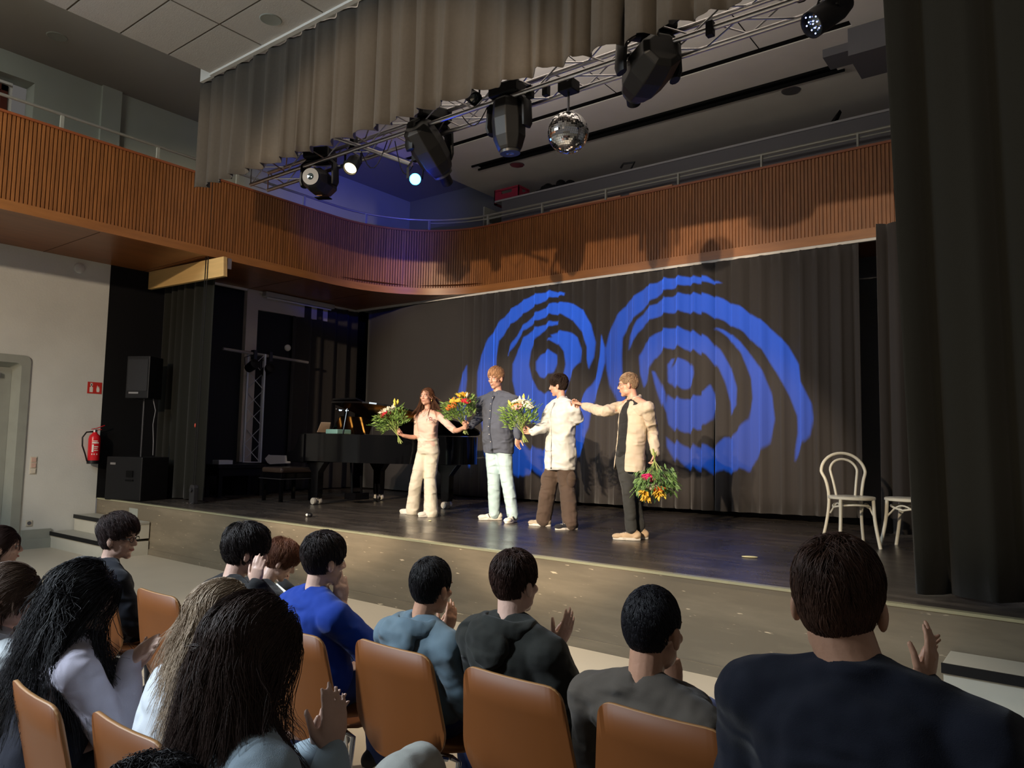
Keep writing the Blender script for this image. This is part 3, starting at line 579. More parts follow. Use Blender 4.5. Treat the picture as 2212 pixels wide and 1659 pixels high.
# ---------------------------------------------------------------- lighting truss
truss('lighting_truss','long silver lighting truss hanging across the stage behind the grey valance',(-8.6,5.56,5.03),(-1.25,5.56,5.03),.26,.24,.024,.008,.38)
td=MB().tube([(-6.95,5.40,5.16),(-5.85,5.68,4.66)],.024,8).build('outrigger_pipe',M_alu,smooth=True); tag(td,'slanting silver pipe carrying the blue lamp below the truss','pipe')
def cable(name,pts,lab,r=.006): o=MB().tube(pts,r,5).build(name,M_plastic,smooth=True); tag(o,lab,'cable'); return o
def sag(a,b,d,n=8): 
    a=Vector(a);b=Vector(b); return [a.lerp(b,i/n)+Vector((0,0,-d*math.sin(PI*i/n))) for i in range(n+1)]
cable('power_cable',sag((-6.5,5.5,4.9),(-6.1,5.55,5.0),.28),'black cable loop drooping beside the small lit spotlight')
cable('power_cable',sag((-6.05,5.6,4.95),(-5.75,5.6,4.6),.22),'black cable loop above the blue lamp')
cable('power_cable',sag((-4.95,5.5,4.92),(-4.6,5.5,4.95),.16),'black cable loop left of the upright moving light')
cable('power_cable',sag((-1.7,5.45,5.05),(-1.45,5.5,5.0),.12),'black cable coil at the right end of the truss beside the last spotlight')
def mhead(loc,aim,yaw,lab,big=1.0,g=True,lens=True,side=1):
    """moving head lamp hanging from the truss: base, yoke, head"""
    x,y,z=loc; t=thing('moving_head_light',lab,'stage light',(x,y,z+.36*big),group='moving head lights on the truss'); s=big
    Rz=Matrix.Rotation(yaw,3,'Z'); o=Vector(loc); T=lambda a,b,c:Rz@Vector((a*s,b*s,c*s))+o
    b=MB(); b.prism([(-.17*s,-.13*s),(.17*s,-.13*s),(.17*s,.13*s),(-.17*s,.13*s)],z+.27*s,z+.40*s,'z',Rz,(x,y,0)); b.build('base',M_plastic,t,bevel=.02)
    b=MB()
    for sx in(-1,1):
        b.tube([T(sx*.12,0,.27),T(sx*.205,0,.20),T(sx*.215,0,.0),T(sx*.205,0,-.05)],[(.035*s,.075*s),(.035*s,.075*s),(.033*s,.08*s),(.03*s,.06*s)],10,up=(0,0,1) if 0 else tuple(Rz@Vector((0,1,0))))
    b.tube([T(-.15,0,.25),T(.15,0,.25)],[(.08*s,.03*s)]*2,10,up=(0,0,1)); b.build('yoke',M_plastic,t,smooth=True)
    d=Vector(aim).normalized(); ax=(Rz@Vector((1,0,0))); ax=(ax-d*ax.dot(d)).normalized(); up=ax.cross(d)
    M3=Matrix((ax,up,d)).transposed(); b=MB()
    octo=[(math.cos(PI/8+PI/4*k),math.sin(PI/8+PI/4*k)) for k in range(8)]; rings=[(-.27,.11,.10),(-.24,.145,.13),(-.05,.165,.155),(.12,.155,.15),(.22,.12,.12),(.25,.105,.105)]
    vs=[];
    for h,ra,rb in rings:
        for c,si in octo: vs.append(M3@Vector((c*ra*s*1.05,si*rb*s*1.05,h*s))+o)
    fs=[(i*8+k,i*8+(k+1)%8,(i+1)*8+(k+1)%8,(i+1)*8+k) for i in range(len(rings)-1) for k in range(8)]+[tuple(reversed(range(8)))]+([tuple(5*8+k for k in range(8))])
    b.add(vs,fs); b.build('head',mat('head_shell',(.012,.0115,.011),.45,spec=.35),t,bevel=.008)
    b=MB()
    for k in range(7): b.box(M3@Vector((0,.165*s,(-.20+k*.02)*s))+o,(.18*s,.01*s,.008*s),M=M3)
    b.build('vent_slots',M_gap,t)
    b=MB(); b.box(M3@Vector((0,.163*s,-.0))+o,(.07*s,.004,.012*s),M=M3); b.build('badge',mat('badge_orange',(.8,.35,.08),.5),t)
    b=MB(); b.lathe([(.085*s,.25*s),(.10*s,.25*s),(.10*s,.275*s),(.085*s,.275*s)],24,o,M3); b.build('lens_ring',mat('ring_grey',(.04,.04,.04),.35,.3),t,smooth=True)
    b=MB(); b.lathe([(0,.255*s),(.088*s,.255*s),(.07*s,.268*s),(.035*s,.276*s),(0,.278*s)],24,o,M3); b.build('lens',M_glass,t,smooth=True)
    return t,M3,o
ht1=mhead((-7.32,5.55,4.72),(.60,-1,-.12),.42,'black moving head light facing the hall with its round lens, leftmost on the truss',1.0)
SW1=aty(1165,830,9.6); SW2=aty(1440,800,9.6)
ht2=mhead((-5.50,5.60,4.72),(-.05,.78,-.62),1.25,'black moving head light tilted down to the right, above the blue lamp',1.12)
ht3=mhead((-4.34,5.50,4.66),(.03,.08,-1),.06,'black moving head light pointing straight down with grey slotted back, left of the mirror ball',1.0)
ht4=mhead((-2.86,5.55,4.80),(-.75,.62,-.12),.9,'largest black moving head light, hanging sideways right of the mirror ball',1.2)
def par(loc,aim,lab,lensm,r=.085,l=.22,extra=False):
    t=thing('par_spotlight',lab,'stage light',(loc[0],loc[1],loc[2]+.2)); o=Vector(loc); d=Vector(aim).normalized(); a,u,_=frame(d); M3=Matrix((a,u,d)).transposed()
    MB().lathe([(0,-l*.6),(r*.7,-l*.55),(r*.95,-l*.3),(r,l*.5),(r*.9,l*.5),(r*.88,l*.35),(0,l*.34)],20,o,M3).build('housing',M_plastic,t,smooth=True)
    MB().lathe([(0,l*.36),(r*.86,l*.36),(r*.5,l*.42),(0,l*.44)],20,o,M3).build('lens',lensm,t,smooth=True)
    b=MB(); b.tube([o+a*r*1.15,o+a*r*1.2+Vector((0,0,.12)),o+a*r*.4+Vector((0,0,.22)),o-a*r*.4+Vector((0,0,.22)),o-a*r*1.2+Vector((0,0,.12)),o-a*r*1.15],[(.02,.008)]*6,6); b.build('yoke',M_plastic,t)
    MB().bb(loc[0]-.035,loc[0]+.035,loc[1]-.03,loc[1]+.03,loc[2]+.2,loc[2]+.32).build('clamp',M_plastic,t)
    if extra:
        b=MB()
        for k in range(12):
            an=k*2.4;rr=.022*math.sqrt(k); b.ell(M3@Vector((rr*math.cos(an),rr*math.sin(an),l*.45))+o,.006,8,5)
        b.build('led_lens',mat('led_points',(.5,.6,.9),.1,emit=(.35,.45,1),estr=1.2),t)
    return t
par((-6.64,5.50,4.78),(.35,-.75,-.95),'small black spotlight with a warm white glowing face, second lamp from the left','x' and mat('warm_lens',(.9,.8,.6),.4,emit=(1,.78,.45),estr=1.2))
par((-5.71,5.60,4.44),(.80,-.75,-.40) ,'small spotlight shining bright blue below the slanting pipe',mat('blue_lens',(.1,.3,1),.4,emit=(.02,.28,1),estr=13),.07,.16)
par((-1.38,5.50,4.76),(-.55,-.6,-.62),'black spotlight with blue dotted lens at the right end of the truss',M_glass,.10,.34,True)
par((-4.78,5.45,5.06),(.5,-.2,-.4),'small dark lamp half hidden by the valance left of the upright moving light',M_glass,.07,.2)
# blue light of that lamp
pl=bpy.data.lights.new('blue_lamp','POINT'); pl.energy=3; pl.color=(.01,.06,1); pl.shadow_soft_size=.05; po=bpy.data.objects.new('blue_lamp',pl); C.objects.link(po); po.location=(-5.70,5.62,4.28)
spot('blue_wash',(-5.72,5.75,4.45),(-11.0,9.3,5.75),230,(.006,.03,1),42,1.0,.05)
spot('blue_side',(-1.38,5.62,4.60),(-5.5,7.4,1.2),20,(.03,.12,1),50,.5,.04)
# ---------------------------------------------------------------- mirror ball
ball=thing('mirror_ball','silver mirror ball hanging on a short chain below the truss','mirror ball',(-3.68,5.55,4.445))
b=MB(); r=.19; nl=30
vs=[];rows=[]
for i in range(nl+1):
    ph=-PI/2+PI*i/nl; m=max(4,int(60*math.cos(ph)));rows.append((ph,m))
for i in range(nl):
    p0=-PI/2+PI*i/nl+.006;p1=-PI/2+PI*(i+1)/nl-.006;m=max(5,int(60*math.cos((p0+p1)/2)))
    for k in range(m):
        t0=2*PI*k/m+.006;t1=2*PI*(k+1)/m-.006
        q=[Vector((math.cos(p)*math.cos(t),math.cos(p)*math.sin(t),math.sin(p)))*r for p,t in((p0,t0),(p0,t1),(p1,t1),(p1,t0))]
        b.add([v+Vector((-3.68,5.55,4.445)) for v in q],[(0,1,2,3)])
b.build('mirror_tiles',mat('mirror',(.85,.85,.88),.03,1),ball,fix=False)
MB().ell((-3.68,5.55,4.445),.187,32,20).build('core',mat('core_grey',(.2,.2,.2),.5),ball,smooth='all')
MB().tube([(-3.68,5.55,4.63),(-3.68,5.55,4.85)],.012,6).build('chain',M_gunmetal,ball)
MB().bb(-3.76,-3.60,5.48,5.62,4.83,4.94).build('motor',M_plastic,ball,bevel=.01)
for x,y in ((-4.05,5.45),(-3.9,5.5),(-2.25,5.42)):
    o=MB().bb(x-.03,x+.03,y-.03,y+.03,4.84,4.96).build('truss_clamp',M_plastic,bevel=.006); tag(o,'small black clamp on the truss '+({-4.05:'left of the mirror ball motor',-3.9:'beside the mirror ball motor',-2.25:'between the largest moving light and the right end'}[x]),'clamp')
# ---------------------------------------------------------------- gobo projectors (two moving heads throw the blue swirls)
def crop(L): return [(960+x/2.212,560+y/2.212) for x,y in L]
SWL=[[(490,430),(535,452),(536,490),(522,535),(492,556),(456,560),(438,530),(438,490),(456,455)],
 # inner spiral hook
 [(487,385),(515,372),(508,362),(545,342),(600,345),(635,372),(652,430),(645,485),(622,515),(596,560),(575,640),(560,700),(530,760),(470,800),(420,780),(370,720),(340,650),(325,580),(326,500),(350,430),(380,372),(430,328),(500,298),(545,292),(540,306),(480,332),(440,372),(412,430),(402,500),(418,570),(445,620),(490,640),(535,620),(565,565),(578,500),(570,440),(545,405),(515,392)],
 [(300,466),(322,400),(370,322),(440,252),(520,205),(600,205),(662,240),(700,310),(716,390),(710,460),(690,526),(682,480),(682,420),(652,340),(610,288),(560,262),(500,262),(440,292),(380,340),(345,392),(318,440)],
 [(575,160),(500,150),(420,170),(340,220),(270,290),(210,380),(175,460),(158,540),(155,640),(170,740),(185,830),(190,930),(230,1040),(300,1000),(360,1040),(420,1010),(490,1040),(560,1000),(600,900),(560,880),(480,900),(400,900),(330,820),(285,720),(255,600),(246,530),(250,470),(262,392),(300,330),(350,282),(420,228),(500,183),(572,172)],
 [(108,505),(82,560),(64,630),(62,700),(74,800),(88,900),(118,990),(128,960),(110,860),(104,760),(100,650),(108,580)],
 [(750,358),(766,420),(766,490),(750,570),(722,640),(700,700),(690,800),(660,900),(600,985),(540,1000),(590,920),(610,830),(620,740),(650,670),(700,600),(728,530),(742,460)]]
SWR=[[(1135+58*math.cos(t),545+72*math.sin(t)) for t in [2*PI*i/18 for i in range(18)]],
 [(1065,500),(1085,466),(1100,462),(1085,500),(1078,545),(1085,590),(1068,580)],
 [(1065,640),(1120,668),(1180,655),(1240,642),(1272,600),(1292,640),(1296,700),(1282,760),(1250,802),(1200,812),(1120,822),(1070,780),(1056,710)],
 [(955,605),(935,540),(930,460),(960,400),(1010,345),(1090,320),(1180,338),(1260,380),(1322,440),(1370,520),(1400,620),(1396,700),(1370,742),(1366,680),(1346,600),(1310,520),(1250,462),(1180,430),(1110,415),(1050,425),(1002,470),(978,520),(968,580)],
 [(880,432),(888,360),(920,290),(970,232),(1040,187),(1120,162),(1200,160),(1300,180),(1420,232),(1540,312),(1640,410),(1692,500),(1705,590),(1748,680),(1757,750),(1742,830),(1704,900),(1668,957),(1672,890),(1684,820),(1682,740),(1642,640),(1592,550),(1522,440),(1432,352),(1340,300),(1250,262),(1150,247),(1080,250),(1010,270),(962,302),(924,350),(898,402)],
 [(1283,325),(1360,378),(1422,458),(1462,560),(1472,660),(1452,760),(1402,828),(1340,862),(1282,905),(1200,892),(1120,880),(1060,845),(1062,890),(1110,962),(1180,992),(1270,1022),(1380,1015),(1450,1012),(1500,950),(1552,870),(1577,760),(1562,640),(1522,540),(1452,440),(1372,358)],
 [(1332,120),(1250,85),(1150,78),(1050,90),(960,130),(882,200),(830,262),(790,340),(770,430),(775,520),(792,600),(825,680),(862,740),(872,700),(858,620),(850,540),(848,450),(852,370),(882,310),(932,250),(992,190),(1062,142),(1150,118),(1240,112)],
 [(990,530),(1008,600),(1034,680),(1060,730),(1056,640),(1022,560),(1004,526)]]
def inpoly_rows(polys,y):
    iv=[]
    for P in polys:
        xs=[]
        for (x0,y0),(x1,y1) in zip(P,P[1:]+P[:1]):
            if (y0<=y)!=(y1<=y): xs.append(x0+(x1-x0)*(y-y0)/(y1-y0))
        xs.sort(); iv+=list(zip(xs[::2],xs[1::2]))
    iv.sort(); out=[]
    for a,b in iv:
        if out and a<=out[-1][1]: out[-1][1]=max(b,out[-1][1])
        else: out.append([a,b])
    return out
def gobo(parent,L,T,polys,power,color,D=.10):
    """stencil plate cut row by row, in a short snout in front of the lamp"""
    L=Vector(L);T=Vector(T);d=(T-L).normalized();a,u,_=frame(d); Q=[]
    for P in polys:
        q=[]
        for x,y in crop(P):
            w_=aty(x,y,9.57)-L; k=D/w_.dot(d); q.append((w_.dot(a)*k,w_.dot(u)*k))
        Q.append(q)
    Rr=.056; n=520; b=MB()
    for i in range(n):
        y0=-Rr+2*Rr*i/n; y1=y0+2*Rr/n; y=(y0+y1)/2; e=math.sqrt(max(1e-9,Rr*Rr-y*y)); x=-e
        for p,q in inpoly_rows(Q,y)+[[e,e]]:
            p=min(max(p,-e),e)
            if p>x: b.add([L+d*D+a*x+u*y0,L+d*D+a*p+u*y0,L+d*D+a*p+u*y1,L+d*D+a*x+u*y1],[(0,1,2,3)])
            x=max(x,min(q,e))
    o=b.build('gobo_plate',M_gap,parent,fix=False)
    b=MB(); M3=Matrix((a,u,d)).transposed(); b.lathe([(.056,-.05),(.064,-.05),(.064,D+.006),(.056,D+.006)],28,L,M3,cap=False); b.lathe([(0,-.052),(.06,-.052),(.06,-.047),(0,-.047)],28,L,M3)
    b.build('snout',M_plastic,parent,smooth=True)
    l=spot('projector_beam',L,T,power,color,56,0,.0004)
    return o
BL=(.003,.145,1)
d1_=Vector((-.05,.78,-.62)).normalized(); d2_=Vector((-.75,.62,-.12)).normalized()
gobo(ht2[0],Vector((-5.50,5.60,4.72))+d1_*.33,SW1,SWL,3000,BL)
gobo(ht4[0],Vector((-2.86,5.55,4.80))+d2_*.36,SW2,SWR,3000,BL)
# ---------------------------------------------------------------- white bentwood chairs
def bent(loc,rz,lab):
    t=thing('bentwood_chair',lab,'chair',loc,rz,'white bentwood chairs on the stage'); P=lambda L:[(x,y,z) for x,y,z in L]
    B=lambda b,n,**k: b.build(n,M_cream,t,smooth=True,world=False,**k)
    B(MB().lathe([(0,.445),(.20,.445),(.212,.452),(.212,.472),(.20,.478),(0,.474)],32),'seat')
    def arc(cx,w,z0,z1,y0,lean,n=18):
        pts=[(-w*.72,y0,z0),(-w*.86,y0-.02,z0+(z1-z0)*.35)]
        for i in range(n+1):
            a=PI-PI*i/n; pts.append((w*math.cos(a)*1.04,y0-lean*(.55+.45*math.sin(a)),z1-w*.95+w*.95*math.sin(a)))
        pts+=[(w*.86,y0-.02,z0+(z1-z0)*.35),(w*.72,y0,z0)]; return pts
    def smooth(pts,k=2):
        pts=[Vector(p) for p in pts]
        for _ in range(k):
            q=[pts[0]]
            for a,b in zip(pts[:-1],pts[1:]): q+=[a.lerp(b,.25),a.lerp(b,.75)]
            pts=q+[pts[-1]]
        return pts
    # outer hoop continues into rear legs
    o=arc(0,.205,.47,.89,-.17,.10); full=[(-.20,-.27,0),(-.165,-.215,.22),(-.15,-.18,.44)]+o[1:-1]+[(.15,-.18,.44),(.165,-.215,.22),(.20,-.27,0)]
    sp_=smooth(full)
    B(MB().tube(sp_,.0155,10),'back_hoop')
    B(MB().tube(smooth(arc(0,.125,.47,.83,-.165,.085)),.0125,10),'inner_hoop')
    for sx in(-1,1): B(MB().tube(smooth([(sx*.15,.14,.45),(sx*.155,.15,.25),(sx*.185,.20,0)]),[.018]*1+[.017]*20 if 0 else .0165,10),'leg')
    ring=[(.165*math.cos(2*PI*i/28),-.01+.165*math.sin(2*PI*i/28),.365+.035*abs(math.sin(PI*2*i/28))) for i in range(29)]
    B(MB().tube(ring,.010,8),'leg_ring')
    for s_ in(-1,1): B(MB().tube(smooth([(s_*.15,-.16,.30),(s_*.13,-.05,.40),(s_*.13,.05,.41),(s_*.15,.14,.30)]),.009,8),'brace')
    return t
bent((-1.80,7.78,H),math.radians(-148),'white bentwood chair standing whole in view on the right of the stage')
bent((-1.34,8.0,H),math.radians(78),'white bentwood chair half hidden by the black curtain at the right of the stage')
# ---------------------------------------------------------------- audience chairs
def outline(w0,w1,w2,z0,zm,z1,r=.05,n=5):
    """half-width w1 widest at zm, w0 at bottom, w2 at top, rounded corners"""
    P=[(w0,z0),(w1,zm),(w2,z1)]; pts=[]
    c=[(-w0,z0),(w0,z0),(w1,zm),(w2,z1),(-w2,z1),(-w1,zm)]; m=len(c)
    for i in range(m):
        p=Vector(c[i]);a=Vector(c[i-1]);b=Vector(c[(i+1)%m]); u=(a-p).normalized();v=(b-p).normalized(); rr=min(r,(a-p).length*.45,(b-p).length*.45)
        for k in range(n+1):
            t=k/n; q=(p+u*rr).lerp(p,t).lerp(p.lerp(p+v*rr,t),t); pts.append((q.x,q.y))
    return pts
def ply(poly,th,bend,tilt,name,parent,m,zref):
    # triangulated panel curved in plan; poly in (x,z)
    bm=bmesh.new(); vs=[bm.verts.new((x,0,z)) for x,z in poly]; f=bm.faces.new(vs)
    bmesh.ops.triangulate(bm,faces=[f]); bmesh.ops.subdivide_edges(bm,edges=bm.edges[:],cuts=3,use_grid_fill=True)
    for v in bm.verts: v.co.y=-bend*(1-(v.co.x/.22)**2)+ (-(v.co.z-zref)*tilt)
    me=bpy.data.meshes.new(name); bm.to_mesh(me); bm.free(); me.materials.append(m); me.materials.append(M_chairedge); me.shade_smooth()
    o=bpy.data.objects.new(name,me); C.objects.link(o); o.parent=parent
    s=o.modifiers.new('s','SOLIDIFY'); s.thickness=th; s.offset=0; s.material_offset_rim=1
    return o
def stack_chair():
    t=thing('stacking_chair','x','chair')
    ply(outline(.13,.235,.195,.40,.52,.825,.055),.012,.02,.16,'backrest',t,M_chair,.40)
    b=MB(); n=8; prof=[(-.20,.455),(-.12,.435),(0,.430),(.12,.44),(.19,.452),(.225,.435)]
    for y,z in prof:
        for i in range(n+1): 
            x=-.2+.4*i/n; b.v.append((x*(1-.12*abs(y)/.22),y,z+.012*(x/.2)**2))
    for j in range(len(prof)-1):
        for i in range(n): b.f.append((j*(n+1)+i,j*(n+1)+i+1,(j+1)*(n+1)+i+1,(j+1)*(n+1)+i))
    o=b.build('seat',M_chair,t,smooth=True,world=False,fix=False); s=o.modifiers.new('s','SOLIDIFY'); s.thickness=.012
    for v in o.data.vertices: v.co.y+=.25
    for sx in(-1,1):
        MB().tube([(sx*.20,.02,0),(sx*.185,.08,.20),(sx*.17,.12,.40),(sx*.15,.10,.418)],.011,10).build('leg',M_steel,t,smooth=True,world=False)
        MB().tube([(sx*.20,.44,0),(sx*.19,.41,.20),(sx*.17,.37,.40),(sx*.15,.34,.418)],.011,10).build('leg',M_steel,t,smooth=True,world=False)
        MB().tube([(sx*.15,.08,.418),(sx*.13,.02,.44),(sx*.10,.0,.50),(sx*.10,-.035,.60)],.010,8).build('back_support',M_steel,t,smooth=True,world=False)
    MB().tube([(-.15,.10,.418),(.15,.10,.418)],.010,8).build('cross_tube',M_steel,t,smooth=True,world=False)
    MB().tube([(-.15,.34,.418),(.15,.34,.418)],.010,8).build('cross_tube',M_steel,t,smooth=True,world=False)
    return t
def copy_tree(o,parent=None):
    c=o.copy(); C.objects.link(c)
    if parent is not None:c.parent=parent
    for ch in list(o.children): copy_tree(ch,c)
    return c
proto=stack_chair(); first=True
for x,y,rz,lab in [(-2.03,2.02,0,'wooden stacking chair behind the boy in the grey-blue hoodie'),(-1.49,2.03,0,'wooden stacking chair behind the boy in the black hoodie'),(-.965,2.03,0,'wooden stacking chair behind the boy in the brown-grey T-shirt, front right'),
   (-2.50,1.92,.03,'wooden stacking chair behind the boy in the royal blue T-shirt'),(-3.56,1.93,.0,'wooden stacking chair with bare backrest, the curly-haired boy leaning away from it'),(-4.12,1.84,.2,'wooden stacking chair of the boy with black glasses, mostly hidden by long black hair'),
   (-1.99,1.05,.0,'wooden stacking chair behind the blonde girl at the lower left'),(-2.44,1.0,-.06,'wooden stacking chair behind the girl with long wavy black hair'),(-2.93,.98,-.05,'wooden stacking chair cut off at the left edge of the photo'),
   (-3.02,1.93,.0,'wooden stacking chair of the boy resting his cheek on his hand'),(-1.46,.70,-.05,'wooden stacking chair of the girl with long brown hair, at the bottom of the photo'),(-.32,1.0,.06,'wooden stacking chair of the broad man in the navy shirt')]:
    o=proto if first else copy_tree(proto); first=False
    o.location=(x,y,0); o.rotation_euler=(0,0,rz); tag(o,lab,'chair','wooden audience chairs')
# ================================================================ people
V=Vector
def remesh(o,vox,smooth=4,disp=0,dscale=.06,seed=0,sf=.5):
    m=o.modifiers.new('remesh','REMESH'); m.mode='VOXEL'; m.voxel_size=vox; m.use_smooth_shade=True
    if smooth: s=o.modifiers.new('smooth','SMOOTH'); s.iterations=smooth; s.factor=sf
    if disp:
        k='folds_%.3f_%d'%(dscale,seed%3)
        tx=bpy.data.textures.get(k)
        if tx is None:
            tx=bpy.data.textures.new(k,'CLOUDS'); tx.noise_scale=dscale; tx.noise_depth=1; tx.noise_basis='ORIGINAL_PERLIN'
        d=o.modifiers.new('folds','DISPLACE'); d.texture=tx; d.strength=disp; d.mid_level=.5
        if FOLDREF: d.texture_coords='OBJECT'; d.texture_coords_object=FOLDREF
        s=o.modifiers.new('smooth2','SMOOTH'); s.iterations=2
FOLDREF=None
def limb(b,pts,rads,n=14,k=4):
    """smooth tapered limb through the joints with round ends"""
    P=[V(p) for p in pts]; out=[];rr=[]
    m=len(P)
    for i in range(m-1):
        p0=P[max(i-1,0)];p1=P[i];p2=P[i+1];p3=P[min(i+2,m-1)]
        for j in range(k):
            t=j/k; out.append(.5*((2*p1)+(p2-p0)*t+(2*p0-5*p1+4*p2-p3)*t*t+(3*p1-p0-3*p2+p3)*t**3)); 
            a,c=rads[i],rads[i+1]
            rr.append(a+(c-a)*t if not isinstance(a,tuple) else (a[0]+(c[0]-a[0])*t,a[1]+(c[1]-a[1])*t))
    out.append(P[-1]);rr.append(rads[-1])
    b.tube(out,rr,n)
    for e in(0,-1):
        r=rr[e]; r=min(r) if isinstance(r,tuple) else r
        b.ell(out[e],r*.98,12,8)
def torso(b,secs,n=22,e=.82):
    """secs: (centre, side vector, half width, forward vector, half depth)"""
    vs=[]
    for c,s,a,f,d in secs:
        for k in range(n):
            t=2*PI*k/n; ct,st=math.cos(t),math.sin(t)
            vs.append(V(c)+V(s)*(a*math.copysign(abs(ct)**e,ct))+V(f)*(d*math.copysign(abs(st)**e,st)))
    m=len(secs); fs=[(i*n+k,i*n+(k+1)%n,(i+1)*n+(k+1)%n,(i+1)*n+k) for i in range(m-1) for k in range(n)]
    fs+=[tuple(reversed(range(n))),tuple((m-1)*n+k for k in range(n))]
    b.add(vs,fs)
def hand(b,W,d,nrm,side,s=1,curl=.5,spread=.12,thumb=.8):
    """palm and five fingers from the wrist W along d; nrm = out of the palm; side=+1: thumb to the left of d seen from the back"""
    d=V(d).normalized(); nrm=(V(nrm)-d*V(nrm).dot(d)).normalized(); x=d.cross(nrm)*side; W=V(W)
    b.tube([W-d*.02*s,W+d*.02*s,W+d*.055*s,W+d*.088*s],[(.024*s,.019*s),(.032*s,.017*s),(.040*s,.0155*s),(.038*s,.013*s)],14,up=nrm)
    b.ell(W+d*.088*s,(.012*s,.012*s,.012*s))
    for i,(o,l,r) in enumerate(((.030,.074,.0082),(.0105,.083,.0086),(-.0095,.078,.0083),(-.0285,.062,.0074))):
        p=W+d*(.084-.004*abs(i-1))*s+x*o*s; dd=(d+x*(o*spread*9)).normalized(); pts=[p-d*.02*s,p]; ang=curl*(.55+.12*i)
        for j,f in enumerate((.46,.30,.24)):
            c_,s_=math.cos(ang),math.sin(ang); q=dd*c_+nrm*s_; p=p+q*(l*f*s); pts.append(p); ang+=curl*.75
        b.tube(pts,[r*s*1.1,r*s*1.08,r*s*1.0,r*s*.9,r*s*.75],8); b.ell(pts[-1],r*s*.76,8,6)
    p=W+d*.018*s+x*.024*s; t1=(d*.75+x*(.9*thumb)+nrm*.35).normalized(); t2=(d*1.0+x*.35*thumb+nrm*.35).normalized()
    pts=[p,p+t1*.038*s,p+t1*.038*s+t2*.034*s,p+t1*.038*s+t2*.034*s+(t2+nrm*.2).normalized()*.024*s]
    b.tube(pts,[.014*s,.0115*s,.010*s,.008*s],8); b.ell(pts[-1],.0082*s,8,6)
def headmat(fwd,roll=0):
    f=V(fwd).normalized(); s,u,_=frame(f); M=Matrix((s,f,u)).transposed()
    if roll: M=Matrix.Rotation(roll,3,f)@M
    return M   # columns: right, forward, up
def head_prims(b,Hc,M,s,male=True):
    T=lambda x,y,z:M@V((x*s,y*s,z*s))+V(Hc)
    E=lambda c,r,R=None:b.ell(T(*c),tuple(q*s for q in r),18,12,M if R is None else M@R)
    E((0,-.014,.030),(.074,.093,.088)); E((0,.026,-.028),(.060,.064,.078)); E((0,.060,-.098),(.025 if male else .021,.022,.018))
    E((0,.030,-.080),(.046 if male else .042,.048,.030))
    for q in(-1,1):
        E((q*.040,.012,-.066),(.022,.046,.032)); E((q*.040,.060,-.020),(.022,.022,.020)); E((q*.081,-.006,-.010),(.011,.019,.032),Matrix.Rotation(q*.35,3,'Z'))
        E((q*.080,-.010,.006),(.009,.014,.014)); E((q*.010,.094,-.030),(.009,.011,.008)); E((q*.028,.079,.024),(.022,.011,.008))
    E((0,.074,.030),(.045,.016,.020)); b.tube([T(0,.084,.018),T(0,.098,-.008),T(0,.107,-.026)],[(.009*s,.009*s),(.010*s,.010*s),(.0125*s,.011*s)],10); E((0,.104,-.027),(.012,.011,.010))
    E((0,.082,-.054),(.022,.010,.006)); E((0,.081,-.064),(.019,.010,.006)); E((0,.070,-.060),(.034,.018,.020))
def face_parts(par,Hc,M,s,brow=(.10,.06,.04),lips=(.45,.16,.13),smile=True,teeth=False,shut=False):
    T=lambda x,y,z:M@V((x*s,y*s,z*s))+V(Hc)
    for q in(-1,1):
        e=MB().ell(T(q*.030,.076,.006),(.0125*s,.009*s,.0075*s),12,8,M); e.build('eye',mat('eye_white',(.7,.68,.65),.25),par,smooth='all')
        i=MB().ell(T(q*.030,.0835,.005),(.0052*s,.0025*s,.0055*s),10,6,M); i.build('iris',mat('iris_dark',(.02,.015,.012),.2),par,smooth='all')
        MB().tube([T(q*.014,.0905,.024),T(q*.030,.0925,.030),T(q*.046,.082,.024)],[(.003*s,.0035*s),(.004*s,.004*s),(.002*s,.002*s)],6).build('eyebrow',mat('brow_%.2f'%brow[0],brow,.8),par,smooth='all')
    k=.006 if smile else 0
    MB().tube([T(-.024,.082,-.059+k),T(-.012,.0905,-.061),T(0,.0925,-.0615),T(.012,.0905,-.061),T(.024,.082,-.059+k)],[(.002*s,.002*s),(.004*s,.005*s),(.004*s,.0055*s),(.004*s,.005*s),(.002*s,.002*s)],8).build('lips',mat('lips_%.2f'%lips[0],lips,.45),par,smooth='all')
    if teeth: MB().tube([T(-.013,.0935,-.0595),T(0,.0965,-.0605),T(.013,.0935,-.0595)],[(.001,.002*s)]*3,6).build('teeth',M_white,par)
def glasses(par,Hc,M,s,col=M_plastic):
    T=lambda x,y,z:M@V((x*s,y*s,z*s))+V(Hc); b=MB()
    for q in(-1,1):
        pts=[T(q*.032+.021*math.cos(t),.100-.004*abs(math.cos(t)),.004+.015*math.sin(t)) for t in [2*PI*i/16 for i in range(17)]]
        b.tube(pts,.0018*s,6,cap=False); b.tube([T(q*.053,.096,.010),T(q*.076,.06,.012),T(q*.084,-.005,.010),T(q*.082,-.022,-.006)],.0018*s,6)
    b.tube([T(-.011,.101,.008),T(0,.104,.010),T(.011,.101,.008)],.0016*s,6); b.build('glasses',col,par,smooth=True)
